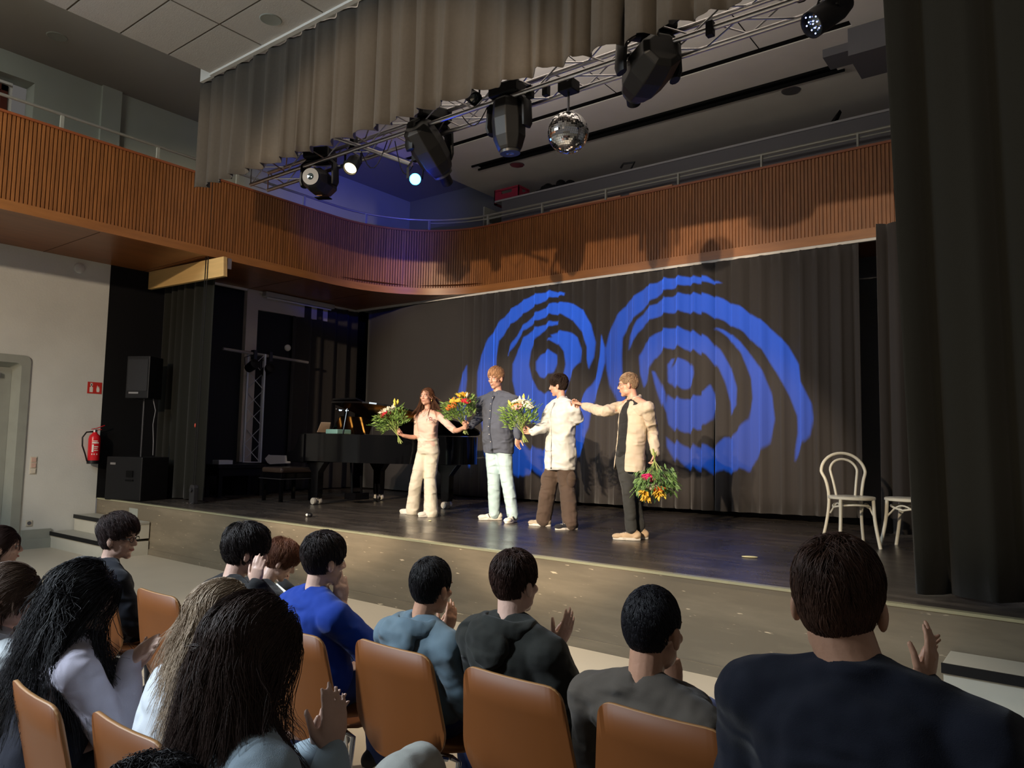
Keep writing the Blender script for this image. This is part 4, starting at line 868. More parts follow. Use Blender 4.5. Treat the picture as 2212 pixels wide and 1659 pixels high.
# ---- hair: many thin strands running over the skull, plus a cap under them
def hair(par,Hc,M,s,style,col,n=1500,length=.05,seed=1,th=.0013,wave=0,wl=.05,off=.004,line=.30,back=-.62,body=None,part=0,vol=0,col2=None,clump=.18,crown=(0,-.45,.9),rough=.58,fringe=0,bulge=(1,1,1),cap=True,spreadmax=.27):
    r=np.random.default_rng(seed); R=np.array([[M[i][j] for j in range(3)] for i in range(3)]); Hn=np.array(Hc)
    EC=np.array((0,-.014,.026)); ER=np.array((.0755,.0945,.0945))*np.array(bulge)
    # roots
    d=r.normal(size=(n*5,3)); d/=np.linalg.norm(d,axis=1)[:,None]
    def ok(d):
        x,y,z=d[:,0],d[:,1],d[:,2]
        # hairline: high over the forehead, down behind the ears to the nape
        lim=np.where(y>.15,line+.05*np.abs(x)*0 - np.clip(np.abs(x)-.55,0,1)*1.2*(1 if True else 0),np.where(y>-.25,-.05-.2*(.15-y),back))
        lim=np.where((y>.15)&(np.abs(x)>.80),-.02,lim)
        return z>lim
    d=d[ok(d)][:n]; n=len(d)
    cr=np.array(crown);cr=cr/np.linalg.norm(cr)
    steps=12 if length>.12 else 7; L=length*(.75+.5*r.random(n))
    p=EC+ER*d*(1+.01); g=np.array(M.inverted()@V((0,0,-1)))
    nclump=max(20,n//14); ci=r.integers(0,n,nclump); 
    assign=np.array([ci[np.argmin(((d[ci]-q)**2).sum(1))] for q in d])
    fo=off+vol*(.3+.7*r.random(n))
    pts=[p.copy()]; v=None; ph=r.random(n)*6.28; ph=ph[assign]+.5*r.normal(size=n)
    cj=(r.normal(size=(n,3))*.25)[assign]
    for i in range(steps):
        q=(p-EC)/ER; nn=q/np.linalg.norm(q,axis=1)[:,None]
        if style=='short':
            w=nn-cr; w[:,2]-=.15
            w+= (fringe*np.array((.0,1.,-.2)))[None]*np.clip(nn[:,1:2],0,1)
        elif style=='long':
            w=np.tile(g,(n,1))*1.0; top=np.clip(nn[:,2:3],0,1)
            sx=np.where(nn[:,0:1]>part,1,-1); w=w+top*np.concatenate([sx*.55,np.full((n,1),-.9),np.zeros((n,1))],1); w[:,1]-= .9*(nn[:,1]>-.1)*(nn[:,2]>-.6)
        elif style=='up':
            w=nn*.9+np.array((.1,.35,.5))
        else: w=nn-cr
        w=w+cj+r.normal(size=(n,3))*.06
        # stay tangential while near the skull
        rad=np.linalg.norm(q,axis=1)
        if style!='up':
            dot=(w*nn).sum(1)[:,None]; near=(rad<1.25)[:,None]; w=np.where(near&(dot<0.15),w-nn*(dot-.05),w)
        w/=np.linalg.norm(w,axis=1)[:,None]+1e-9
        if v is None: v=w
        v=v*.45+w*.55; v/=np.linalg.norm(v,axis=1)[:,None]+1e-9
        st=(L/steps)[:,None]; p=p+v*st
        if wave:
            t=(i+1)/steps; a=np.cross(v,nn); A=wave*min(1,t*1.6)
            p=p+a*(A*np.cos(ph+ (i+1)*(L/steps)/wl*6.28))[:,None]+nn*(A*.7*np.sin(ph+(i+1)*(L/steps)/wl*6.28))[:,None]
        # collision with the skull; hair lies on it
        q=(p-EC)/ER; rad=np.linalg.norm(q,axis=1); vz=np.clip(q[:,2]/rad*.8+.45,.25,1) if style=='short' else 1; mn=1+fo/.09*vz; bad=rad<mn
        lay=(rad>mn)&((q[:,2]>-.25)|(style!='long')); hug=.75 if not wave else .55
        if style!='up': p=np.where(lay[:,None],EC+ER*q/rad[:,None]*(rad+(mn-rad)*hug)[:,None],p)
        p=np.where(bad[:,None],EC+ER*q/rad[:,None]*mn[:,None],p)
        # clumping
        if clump: p=p+(pts_c(p,assign)-p)*(clump*((i+1)/steps)*.35)
        if body:
            W=(p*s)@R.T+Hn
            for (bc,br) in body:
                bc=np.array(bc);br=np.array(br); q=(W-bc)/br; rad=np.linalg.norm(q,axis=1)+1e-9; bad=rad<1; W=np.where(bad[:,None],bc+br*q/rad[:,None],W)
            p=((W-Hn)@R)/s
        pts.append(p.copy())
    P=np.stack(pts,1)
    if style=='long':
        Wp=(P*s)@R.T; keep=(np.hypot(Wp[:,:,0],Wp[:,:,1]).max(1)<spreadmax); P=P[keep]; n=len(P)
    # n,steps+1,3
    P=(P*s)@R.T+Hn
    m=steps+1; K=3; tan=np.gradient(P,axis=1); tan/=np.linalg.norm(tan,axis=2)[...,None]+1e-9
    ref=np.tile(np.array((.3,.2,.93)),(n,m,1)); a=np.cross(tan,ref); a/=np.linalg.norm(a,axis=2)[...,None]+1e-9; b=np.cross(tan,a)
    tt=np.linspace(0,1,m); rad=th*s*(1-.75*tt**2)[None,:,None]*(0.7+.6*r.random((n,1,1)))
    ring=[P+(a*math.cos(2*PI*k/K)+b*math.sin(2*PI*k/K))*rad for k in range(K)]
    VV=np.stack(ring,2).reshape(-1,3)
    base=(np.arange(n)*m*K)[:,None,None]+ (np.arange(m-1)*K)[None,:,None]; k0=np.arange(K)[None,None,:];k1=(np.arange(K)+1)%K
    F=np.stack([base+k0,base+k1[None,None,:],base+K+k1[None,None,:],base+K+k0],-1).reshape(-1,4)
    org=np.zeros(3); pp=par
    while pp is not None: org=org+np.array(pp.location); pp=pp.parent
    VV=VV-org
    verts=VV; faces=F
    # cap
    if cap:
        nu,nv=48,26; u=np.linspace(0,2*PI,nu,endpoint=False); vv=np.linspace(-PI/2,PI/2,nv)
        D=np.array([[math.cos(b_)*math.cos(a_),math.cos(b_)*math.sin(a_),math.sin(b_)] for b_ in vv for a_ in u]); msk=ok(D)
        cv=((EC+ER*D*(1+(off*.5+vol*.25*np.clip(D[:,2:3]+.3,0,1))/.09))*s)@R.T+Hn-org; cf=[]
        for j in range(nv-1):
            for i in range(nu):
                f=[j*nu+i,j*nu+(i+1)%nu,(j+1)*nu+(i+1)%nu,(j+1)*nu+i]
                if msk[f].sum()>=3: cf.append(f)
        if cf: cf=np.array(cf)+len(verts); verts=np.vstack([verts,cv]); faces=np.vstack([faces,cf])
    me=bpy.data.meshes.new('hair'); me.vertices.add(len(verts)); me.vertices.foreach_set('co',verts.astype(np.float32).ravel())
    me.loops.add(len(faces)*4); me.loops.foreach_set('vertex_index',faces.astype(np.int32).ravel())
    me.polygons.add(len(faces)); me.polygons.foreach_set('loop_start',np.arange(0,len(faces)*4,4,dtype=np.int32)); me.polygons.foreach_set('loop_total',np.full(len(faces),4,dtype=np.int32))
    me.polygons.foreach_set('use_smooth',np.ones(len(faces),dtype=bool)); me.update(calc_edges=True)
    me.materials.append(mat('hair_%.3f_%.3f_%.2f'%(col[0],col[1],rough),col,rough,spec=.3,var=.35 if not col2 else 0,col2=col2,vscale=30,stretch=(1,1,.15)))
    o=bpy.data.objects.new('hair',me); C.objects.link(o); o.parent=par; return o
def pts_c(p,assign): return p[assign]
def shoe(par,A,toe,s,mt,sole=None,stripes=False,laces=False):
    """A = ankle point, toe = direction on the ground"""
    A=V(A); d=V((toe[0],toe[1],0)).normalized(); z0=toe[2] if len(toe)>2 else H; x=d.cross(V((0,0,1)))
    b=MB(); g=V((A.x,A.y,z0)); R=Matrix((x,d,V((0,0,1)))).transposed()
    b.ell(g+d*(-.045*s)+V((0,0,.050)),(.040*s,.055*s,.048),16,10,R); b.ell(g+d*.04*s+V((0,0,.042)),(.043*s,.085*s,.036),16,10,R); b.ell(g+d*.13*s+V((0,0,.034)),(.047*s,.065*s,.030),16,10,R)
    b.tube([g+d*(-.03*s)+V((0,0,.06)),g+d*(-.02*s)+V((0,0,.105))],[.040*s,.038*s],14)
    o=b.build('shoe',mt,par,smooth='all'); remesh(o,.008,3)
    so=MB(); pl=[]
    for k in range(26):
        t=2*PI*k/26; c_,s_=math.cos(t),math.sin(t); w_=.046 if s_>0 else .040; yy=.135 if s_>0 else .145
        pl.append((w_*s*c_*(1.05 if s_>.2 else 1),(.05+yy*s_)*s))
    so.prism(pl,0,.026,'z',R,g+V((0,0,.001))); so.build('sole',sole or mat('sole_white',(.72,.68,.60),.5),o,bevel=.006,world=True)
    if stripes:
        st=MB()
        for k in range(3):
            for q in(-1,1): st.tube([g+d*(.0+.028*k)*s+x*(q*.046*s)+V((0,0,.032)),g+d*(.03+.024*k)*s+x*(q*.034*s)+V((0,0,.075))],[(.003,.005)]*2,6)
        st.build('stripes',M_plastic,o)
    if laces:
        st=MB()
        for k in range(4): st.tube([g+d*(.035+.022*k)*s-x*.022*s+V((0,0,.080-.006*k)),g+d*(.04+.022*k)*s+x*.022*s+V((0,0,.080-.006*k))],.0035,6)
        st.build('laces',mat('lace_white',(.7,.66,.6),.7),o)
    return o
def person(label,loc,J,skin,top,legs,hairspec,s=1.0,shoes=None,face=True,group=None,vox=.006):
    """J: joints in place coordinates. P pelvis, N neck base, H head, hf head direction, SR SL ER EL WR WL, KR KL AR AL, hands"""
    global FOLDREF
    t=thing('person',label,'person',loc,group=group); J={k:(V(v) if not isinstance(v,(dict,float,int,tuple)) or (isinstance(v,tuple) and len(v)==3) else v) for k,v in J.items()}
    P,N,Hc=J['P'],J['N'],J['H']; M=headmat(J['hf'],J.get('roll',0)); sh=(J['SR']-J['SL']); side=sh.normalized(); spine=(N-P); up=spine.normalized()
    fw=up.cross(side).normalized()            # side = towards the person's right
    hs=J.get('hips',side); hs=V(hs); hs=(hs-V((0,0,hs.z))).normalized(); hf=V((0,0,1)).cross(hs).normalized()
    mid=(J['SR']+J['SL'])/2; hw=J.get('hw',.155)*s; wd=J.get('wd',1.0)
    def sec(tt,a,dp,sh_=0):
        c=P.lerp(N,tt); sd=hs.lerp(side,min(1,tt*1.3)).normalized(); ff=hf.lerp(fw,min(1,tt*1.3)).normalized(); return (c+ff*sh_*s,sd,a*s,ff,dp*s)
    shw=sh.length/2/s
    def TS(g,lo=-.16,belly=0): # torso sections grown by g
        return [sec(lo,.150*wd+g,.105+g),sec(-.02,.165*wd+g,.115+g,-.005),sec(.12,.158*wd+g,.112+g+belly*.5,belly*.3),sec(.32,.142*wd+g,.103+g+belly,belly*.6),sec(.55,.152*wd+g,.110+g+belly*.5,.004),sec(.74,.168*wd+g,.115+g,.006),sec(.86,min(.17,shw*.92)*wd+g,.100+g,0),sec(.95,shw*.70+g,.070+g,-.004),sec(1.01,.060+g*.6,.055+g*.6,0)]
    b=MB(); head_prims(b,Hc,M,s,J.get('male',True))
    hb=Hc+M@V((0,-.022*s,-.055*s)); nk=J.get('nk',.052)*s
    b.tube([hb+M@V((0,.0,.02*s)),hb.lerp(N,.5),N-up*.03*s],[nk,nk*.98,nk*1.15],16)
    torso(b,TS(-.012))
    for q in 'RL': b.tube([N+(Hc-N)*.10,J['S'+q]+up*.010*s],[.050*s,.045*s],12)
    for q,sd in (('R',1),('L',-1)):
        S_,E_,W_=J['S'+q],J['E'+q],J['W'+q]; limb(b,[S_,E_,W_],[.046*s,.037*s,.025*s]); b.ell(S_,.055*s)
        hd=J.get('h'+q,{}); hand(b,W_,hd.get('d',(W_-E_)),hd.get('n',(-side*sd)),sd*hd.get('side',1),s*hd.get('s',.98),hd.get('curl',.55),hd.get('spread',.12),hd.get('thumb',.8))
        if 'K'+q in J:
            h_=P+hs*(sd*.085*s)-V((0,0,.05*s)); limb(b,[h_,J['K'+q],J['A'+q]],[.070*s,.048*s,.034*s])
    bd=b.build('body',skin,t,smooth='all'); remesh(bd,vox,3); FOLDREF=None
    if face: face_parts(t,Hc,M,s,**J.get('face',{}))
    # top
    tm,g=top['m'],top.get('g',.012); b=MB(); lo=top.get('lo',-.16)
    torso(b,TS(g,lo,top.get('belly',0)))
    if top.get('neck',True): b.tube([N-up*.03*s,N+up*.012*s+ (Hc-N)*.06],[.072*s,.060*s],16)
    for q in 'RL':
        S_,E_,W_=J['S'+q],J['E'+q],J['W'+q]; r0=top.get('r0',.066)*s; r1=top.get('r1',.052)*s; r2=top.get('r2',.040)*s
        ln=top.get('sleeve'+q,top.get('sleeve',1.0)); b.ell(S_-V((0,0,.004)),(r0*1.08,r0*1.05,r0*1.0))
        if ln<=.5: e=S_.lerp(E_,ln*2); limb(b,[S_,S_.lerp(e,.5),e],[r0,r0*.97,r1*1.08],k=3)
        else:
            e=E_.lerp(W_,(ln-.5)*2); limb(b,[S_,S_.lerp(E_,.5),E_,E_.lerp(e,.5),e],[r0,(r0+r1)*.52,r1,r1*.95,r2],k=3)
        b.tube([N+(Hc-N)*.04,S_+up*.008*s],[.052*s+g*.5,r0*.86],14); b.tube([P.lerp(N,.8)+side*(.08*s if q=='R' else -.08*s),S_],[.085*s,r0],14)
    for pr_ in top.get('extra',[]): pr_(b,locals())
    o=b.build(top.get('name','shirt'),tm,t,smooth='all'); remesh(o,top.get('vox',.009),top.get('sm',4),top.get('disp',.022),top.get('ds',.075),len(label))
    J['_top']=o
    if top.get('collar'):
        c=MB(); cc=N+up*.012*s; 
        for sd in(-1,1):
            for k in range(7):
                pass
        ring=[];
        for k in range(15):
            a=PI*.14+ (2*PI-PI*.28)*k/14; r_=.066*s; ring.append(cc+fw*(math.cos(a)*r_)+side*(math.sin(a)*r_*1.02)+up*(.018-.022*math.cos(a)*1.0)*s)
        c.tube(ring,[(.006*s,.020*s)]*15,8,up=up); c.build('collar',top['collar'],o,smooth='all')
    if top.get('placket'):
        c=MB(); belly=top.get('belly',0); zz=[.97,.86,.74,.55,.32,.12,-.02,lo+.02]; dep=[.060,.100,.121,.110+belly*.5+.004,.103+belly*1.6,.112+belly*.8,.110,.105]
        pts=[P.lerp(N,t_)+(hf.lerp(fw,min(1,t_*1.3)).normalized())*((d_+g+.006)*s) for t_,d_ in zip(zz,dep)]
        c.tube(pts,[(.014*s,.003*s)]*len(pts),6,up=fw); c.build('button_band',top['placket'],o,smooth='all')
        c=MB(); 
        for t_ in (.93,.80,.66,.50,.34,.18,.03):
            i=[k for k in range(len(zz)-1) if zz[k]>=t_>=zz[k+1]][0]; u_=(zz[i]-t_)/(zz[i]-zz[i+1]); c.ell(pts[i].lerp(pts[i+1],u_)+fw*.006*s,.0055*s,8,6)
        c.build('buttons',M_white,o)
    # legs
    if legs:
        b=MB(); gg=legs.get('g',.014); torso(b,[sec(-.20,.150*wd+gg*.6,.102+gg*.6,-.004),sec(-.1,.165*wd+gg*.6,.112+gg*.6,-.006),sec(.06,.160*wd+gg*.5,.112+gg*.5,-.004),sec(legs.get('hi',.14),.150*wd+gg*.3,.105+gg*.3,0)])
        for q,sd in (('R',1),('L',-1)):
            h_=P+hs*(sd*.082*s)-V((0,0,.07*s)); K_,A_=J['K'+q],J['A'+q]; r=legs.get('r',(.098,.078,.066,.066)); 
            limb(b,[h_,h_.lerp(K_,.5),K_,K_.lerp(A_,.5),A_-V((0,0,legs.get('drop',.03)))],[r[0]*s,(r[0]+r[1])*.5*s,r[1]*s,(r[1]+r[2])*.5*s,r[3]*s],k=3)
        o=b.build(legs.get('name','trousers'),legs['m'],t,smooth='all'); remesh(o,.010,4,legs.get('disp',.022),legs.get('ds',.07),len(label)+1)
        if legs.get('belt'):
            w_=sec(legs.get('hi',.14)-.02,.150*wd+gg*.3+.006,.105+gg*.3+.006); c=MB(); torso(c,[(w_[0]-up*.016,w_[1],w_[2],w_[3],w_[4]),(w_[0]+up*.016,w_[1],w_[2],w_[3],w_[4])]); c.build('waistband',legs['belt'],o,smooth=True)
        if legs.get('cargo'):
            for q,sd in(('R',1),('L',-1)):
                k_=J['K'+q]; h_=P+hs*(sd*.082*s); c=MB().ell(h_.lerp(k_,.80)+hs*sd*.085*s,(.05*s,.075*s,.10*s)); c.build('pocket',legs['m'],o,smooth='all')
    if shoes:
        for q in 'RL': shoe(t,J['A'+q],J['T'+q],s,shoes['m'+q] if 'm'+q in shoes else shoes['m'],shoes.get('sole'),shoes.get('stripes',False),shoes.get('laces',False))
    if hairspec: hair(t,Hc,M,s,**hairspec)
    return t,J,M,side,fw,up
def skinmat(name,c,**k): return mat(name,c,.45,spec=.4,var=.08,vscale=14,bump=.1,bscale=90,**k)
SK1=skinmat('skin_warm',(.66,.36,.25)); SK2=skinmat('skin_pale',(.62,.40,.31)); SK3=skinmat('skin_tan',(.46,.25,.16))
def cloth(name,c,wr=.8,**k):
    new=name not in MATS
    k.setdefault('var',.08); k.setdefault('vscale',5)
    m=mat(name,c,.85,spec=.2,sheen=.1,bump=.2,bscale=500,**k)
    if new and wr:
        nt=m.node_tree;b=nt.nodes['Principled BSDF'];N=nt.nodes.new;L=nt.links.new
        old=[l.from_socket for l in nt.links if l.to_socket==b.inputs['Normal']]
        tc=[n for n in nt.nodes if n.type=='TEX_COORD'][0]; mp=N('ShaderNodeMapping'); mp.inputs['Scale'].default_value=(1,1,2.1); mp.inputs['Rotation'].default_value=(.35,.3,.2); L(tc.outputs['Object'],mp.inputs[0])
        n=N('ShaderNodeTexNoise'); n.noise_type='RIDGED_MULTIFRACTAL'; n.inputs['Scale'].default_value=5.5; n.inputs['Detail'].default_value=1.6; n.inputs['Distortion'].default_value=.6; L(mp.outputs[0],n.inputs['Vector'])
        bp=N('ShaderNodeBump'); bp.inputs['Strength'].default_value=wr; bp.inputs['Distance'].default_value=.05; L(n.outputs['Fac'],bp.inputs['Height'])
        if old: L(old[0],bp.inputs['Normal'])
        L(bp.outputs[0],b.inputs['Normal'])
    return m
# ---------------------------------------------------------------- the four performers
def A_(x,y,Y): return aty(x,y,Y)
def G_(x,y,Y):                                 # ankle above the stage at that image point
    p=aty(x,y,Y); return V((p.x,p.y,max(p.z,H+.09)))
def bouquet(grip,direction,lab,flowers,seed,size=.24,droop=0,green=(.14,.27,.045),green2=(.32,.46,.12)):
    r=random.Random(seed); g=V(grip); d=V(direction).normalized(); a,u,_=frame(d); t=thing('flower_bouquet',lab,'bouquet',tuple(g),group='flower bouquets held by the performers')
    b=MB()
    for k in range(16):
        an=r.uniform(0,2*PI); q=r.uniform(.2,1); e=(a*math.cos(an)+u*math.sin(an))*q
        b.tube([g-d*r.uniform(.09,.14)-e*.035,g+e*.012,g+d*size*.55+e*size*.35],.0042,5)
    b.build('stems',mat('stem_green',(.34,.42,.12),.5),t)
    b=MB()
    def leaf(p,dr,l,w,b):
        dr=dr.normalized(); s_,n_,_=frame(dr,(r.uniform(-1,1),r.uniform(-1,1),1)); m=p+dr*l*.5+n_*l*.08; e=p+dr*l
        b.add([p,m-s_*w,e,m+s_*w,m+n_*w*.25],[(0,1,4),(1,2,4),(2,3,4),(3,0,4)])
    for k in range(430):
        an=r.uniform(0,2*PI); q=math.sqrt(r.random()); e=(a*math.cos(an)+u*math.sin(an)); c=g+d*size*r.uniform(.25,1.0)+e*size*q*.62
        leaf(c,e*r.uniform(.3,1)+d*r.uniform(.1,1)+V((0,0,-droop)),r.uniform(.04,.085),r.uniform(.006,.014),b)
    o=b.build('foliage',mat('leaf_green_%.2f'%green[0],green,.5,col2=green2,vscale=14),t,fix=False)
    b=MB()
    for k in range(9):   # palm-like fronds
        an=2*PI*k/9+r.uniform(-.3,.3); e=(a*math.cos(an)+u*math.sin(an)); base=g+d*size*.5+e*size*.4; tip=base+(e*.9+d*.7+V((0,0,-droop*.7))).normalized()*size*r.uniform(.55,.8)
        for j in range(9):
            p=base.lerp(tip,j/9); ax=(tip-base).normalized(); s_,n_,_=frame(ax)
            for q in(-1,1): leaf(p,ax*.8+s_*q*.8,.05*(1-j/14),.004,b)
        b.tube([base,tip],.002,4)
    b.build('fern_fronds',mat('fern_green',(.16,.30,.07),.5),t,fix=False)
    for (kind,col,pa,pu,pd) in flowers:
        c=g+d*size*(.95+pd)+a*(size*pa*.6)+u*(size*pu*.6); m=mat('petal_%.2f_%.2f_%.2f'%col,col,.6,var=.12,vscale=30); b=MB()
        ax=(d+a*pa*.6+u*pu*.6).normalized(); s1,n1,_=frame(ax)
        if kind=='rose':
            for k in range(3):
                for j in range(5+k):
                    an=2*PI*j/(5+k)+k*.4; rr=.014+.016*k; e=s1*math.cos(an)+n1*math.sin(an)
                    b.ell(c+e*rr+ax*(.006-.006*k),(.022,.022,.009+.004*(2-k)),8,6,Matrix((s1*math.cos(an)+n1*math.sin(an),ax.cross(e),ax)).transposed()@Matrix.Rotation(-.5-.2*(2-k),3,'Y'))
        elif kind=='lily':
            for j in range(6):
                an=2*PI*j/6; e=s1*math.cos(an)+n1*math.sin(an); leaf(c,e*.8+ax*.7,.085,.022,b); leaf(c+ax*.002,e*.6+ax*.9,.075,.018,b)
        elif kind=='bud': b.tube([c-ax*.02,c+ax*.01,c+ax*.045],[.008,.018,.004],8)
        elif kind=='pom':
            for j in range(26):
                an=j*2.4; z=1-j/17; e=s1*math.cos(an)*math.sqrt(max(0,1-z*z))+n1*math.sin(an)*math.sqrt(max(0,1-z*z))+ax*z; b.ell(c+e*.026,.014,7,5)
        b.build('flower',m,t,smooth='all' if kind!='lily' else False,fix=kind!='lily')
    return t
Wy=(.80,.66,.10);Wh=(.78,.74,.58);Re=(.55,.02,.03);Or=(.80,.20,.03);Mg=(.60,.02,.14);Pu=(.30,.12,.60);Yl=(.80,.50,.05);Pk=(.75,.35,.30)
# woman in cream trousers
Yw=6.84
J=dict(P=A_(925,966,Yw),N=A_(924,893,Yw),H=A_(922,857,Yw-.02),hf=(.18,-1,.02),SR=A_(902,902,Yw-.02),SL=A_(948,899,Yw+.02),ER=A_(901,942,Yw-.03),WR=A_(871,941,Yw-.22),EL=A_(981,929,Yw-.02),WL=A_(1001,924,Yw-.10),
  KR=A_(899,1038,Yw-.10),KL=A_(929,1036,Yw+.02),AR=G_(892,1102,Yw-.02),AL=G_(931,1106,Yw-.08),TR=(-.9,-.45),TL=(-.35,-1),male=False,nk=.042,hw=.15,wd=.90,
  hR=dict(d=(-.35,-.5,.3),n=(.3,-.4,.8),curl=1.5,side=1),hL=dict(d=(.5,-.1,.1),n=(0,-1,.1),curl=1.1),face=dict(brow=(.12,.07,.05),lips=(.50,.16,.14)))
t,J,M,sd,fw,up=person('young woman with long brown hair, blush top and wide cream trousers, holding a bouquet',tuple(A_(912,1112,Yw))[:2]+(H,),J,SK1,
  dict(m=cloth('blush_top',(.80,.56,.46)),name='top',g=.004,lo=-.02,r0=.050,r1=.044,r2=.04,sleeve=.50,disp=.010,neck=False,belly=0),
  dict(m=cloth('cream_denim',(.74,.68,.55)),g=.016,r=(.090,.082,.095,.100),belt=cloth('cream_denim',(.74,.68,.55)),hi=.24,disp=.014,drop=.05),
  dict(style='long',col=(.11,.045,.02),n=3600,length=.34,seed=3,th=.0019,wave=.006,wl=.12,off=.006,line=.55,back=-.6,part=.1,body=[(J['N']+V((0,.02,-.12)),(.16,.10,.14)),(J['N']+V((0,.0,.0)),(.06,.06,.08))]),
  s=.93,shoes=dict(m=cloth('white_sneaker',(.80,.76,.66)),laces=True),vox=.006)
MB().ell(M@V((.078,.0,-.05))+V(J['H']),(.007,.007,.016)).build('earring',mat('gold_hoop',(.8,.5,.2),.3,1),t); MB().ell(M@V((-.075,.0,-.05))+V(J['H']),(.007,.007,.016)).build('earring',mat('gold_hoop',(.8,.5,.2)),t)
c_=A_(930,905,Yw-.135)
b=MB()
for dx,dz in ((-.022,.012),(.0,.016),(.020,.010),(-.012,-.006),(.012,-.008)): b.ell(c_+V((dx,0,dz)),(.010,.004,.007),8,6)
b.tube([c_+V((-.03,0,-.022)),c_+V((.03,0,-.020))],.003,6); b.build('chest_print',mat('print_red',(.20,.02,.03),.7),t)
MB().tube([J['N']+V((-.05,-.04,.02)),J['N']+V((0,-.085,-.05)),J['N']+V((.05,-.04,.02))],.0016,6).build('necklace',mat('gold_hoop',(.8,.5,.2)),t)
bouquet(V(J['WR'])+V((-.06,-.05,.02)),(-.30,-.25,.85),'bouquet with white lilies and violet flower, leftmost, held by the woman in cream trousers',
 [('lily',Wh,-.5,.35,.0),('bud',Wy,-.1,.9,.25),('bud',Wy,.2,.7,.35),('lily',Wh,.3,.1,.05),('rose',Re,-.35,-.35,.0),('rose',Mg,.85,.1,.10),('rose',Pu,1.05,.2,.12),('bud',Wh,-.8,.2,.1),('bud',Wy,-.55,.7,.2),('lily',Wh,.0,-.3,.05),('bud',Wh,.5,.5,.2)],21,.30,.25)
# tall blond man in dark shirt
Yb_=7.05
J=dict(P=A_(1077,958,Yb_),N=A_(1076,853,Yb_),H=A_(1071,818,Yb_-.03),hf=(.02,-1,-.16),SR=A_(1042,866,Yb_),SL=A_(1110,864,Yb_),ER=A_(1037,901,Yb_-.04),WR=A_(1017,920,Yb_-.22),EL=A_(1120,910,Yb_+.02),WL=A_(1118,944,Yb_-.08),
  KR=A_(1067,1032,Yb_-.03),KL=A_(1094,1030,Yb_-.03),AR=G_(1068,1106,Yb_),AL=G_(1108,1108,Yb_-.05),TR=(-.75,-.75),TL=(.22,-1),wd=1.14,
  hR=dict(d=(-.4,-.5,.0),n=(.3,-.6,.3),curl=1.4),hL=dict(d=(.05,-.12,-1),n=(.9,-.2,.1),curl=.5,side=1),face=dict(brow=(.30,.16,.08),lips=(.5,.17,.14),teeth=True))
t,J,M,sd,fw,up=person('tall blond man in a dark grey-blue button shirt, pale blue jeans and white sneakers',tuple(A_(1080,1123,Yb_))[:2]+(H,),J,SK1,
  dict(m=cloth('slate_shirt',(.085,.095,.125)),g=.016,lo=-.20,belly=.035,r0=.068,r1=.056,r2=.042,sleeve=1.0,disp=.030,ds=.09,collar=cloth('slate_collar',(.06,.07,.10)),placket=cloth('slate_collar',(.06,.07,.10))),
  dict(m=cloth('pale_jeans',(.44,.58,.60)),g=.008,r=(.098,.078,.070,.066),hi=.10,disp=.016),
  dict(style='short',col=(.50,.27,.13),n=3600,length=.075,seed=5,th=.0018,off=.006,line=.40,fringe=.8,vol=.026,crown=(0,-.7,.6),col2=(.62,.36,.20)),
  s=1.03,shoes=dict(m=cloth('white_sneaker',(.80,.76,.66)),stripes=True))
bouquet(V(J['WR'])+V((-.07,-.06,.02)),(-.05,-.35,.9),'bouquet with orange and yellow flowers held between the woman and the blond man',
 [('pom',Or,.65,.1,-.02),('pom',Or,-.25,-.55,-.05),('pom',Or,.1,-.75,-.1),('rose',Re,-.8,.1,0),('lily',Yl,-.3,.5,.1),('lily',Wy,.1,.4,.1),('rose',Or,.25,.75,.1),('pom',Yl,.35,-.1,.02),('bud',Wh,-.6,.45,.15),('rose',Yl,-.2,.05,.05),('pom',Or,.75,.4,.0)],22,.30,.05)
# dark-haired young man in the white overshirt
Yd=6.98
J=dict(P=A_(1210,978,Yd),N=A_(1213,867,Yd),H=A_(1206,834,Yd),hf=(-1,-.42,-.10),SR=A_(1190,883,Yd+.07),SL=A_(1237,883,Yd-.09),ER=A_(1176,921,Yd-.16),WR=A_(1148,934,Yd-.28),EL=A_(1250,908,Yd+.02),WL=A_(1244,884,Yd-.10),
  KR=A_(1186,1052,Yd-.04),KL=A_(1225,1050,Yd+.0),AR=G_(1174,1120,Yd-.05),AL=G_(1232,1126,Yd-.12),TR=(-1,-.25),TL=(-.62,-.9),hips=(-1,.25,0),wd=1.08,
  hR=dict(d=(-.7,-.4,.1),n=(.2,-.6,.5),curl=1.35),hL=dict(d=(-.15,-.1,1),n=(.7,-.6,0),curl=1.0),face=dict(brow=(.03,.02,.015),lips=(.48,.13,.11)))
t,J,M,sd,fw,up=person('dark-haired young man in profile with an oversized white shirt and wide brown trousers',tuple(A_(1200,1138,Yd))[:2]+(H,),J,SK1,
  dict(m=cloth('white_denim',(.74,.74,.70)),g=.034,lo=-.33,r0=.078,r1=.068,r2=.052,sleeve=.95,disp=.034,ds=.10,collar=cloth('white_collar',(.68,.68,.66)),placket=cloth('white_collar',(.68,.68,.66))),
  dict(m=cloth('brown_trousers',(.10,.068,.05)),g=.016,r=(.105,.098,.096,.088),hi=.05,disp=.020,drop=.02,cargo=True),
  dict(style='short',col=(.030,.016,.010),n=3600,length=.085,seed=8,th=.0018,off=.008,line=.30,fringe=.9,vol=.026,crown=(0,-.6,.7)),
  s=.96,shoes=dict(m=cloth('black_sneaker',(.03,.03,.035)),mR=cloth('tan_sneaker',(.45,.38,.28)),laces=True))
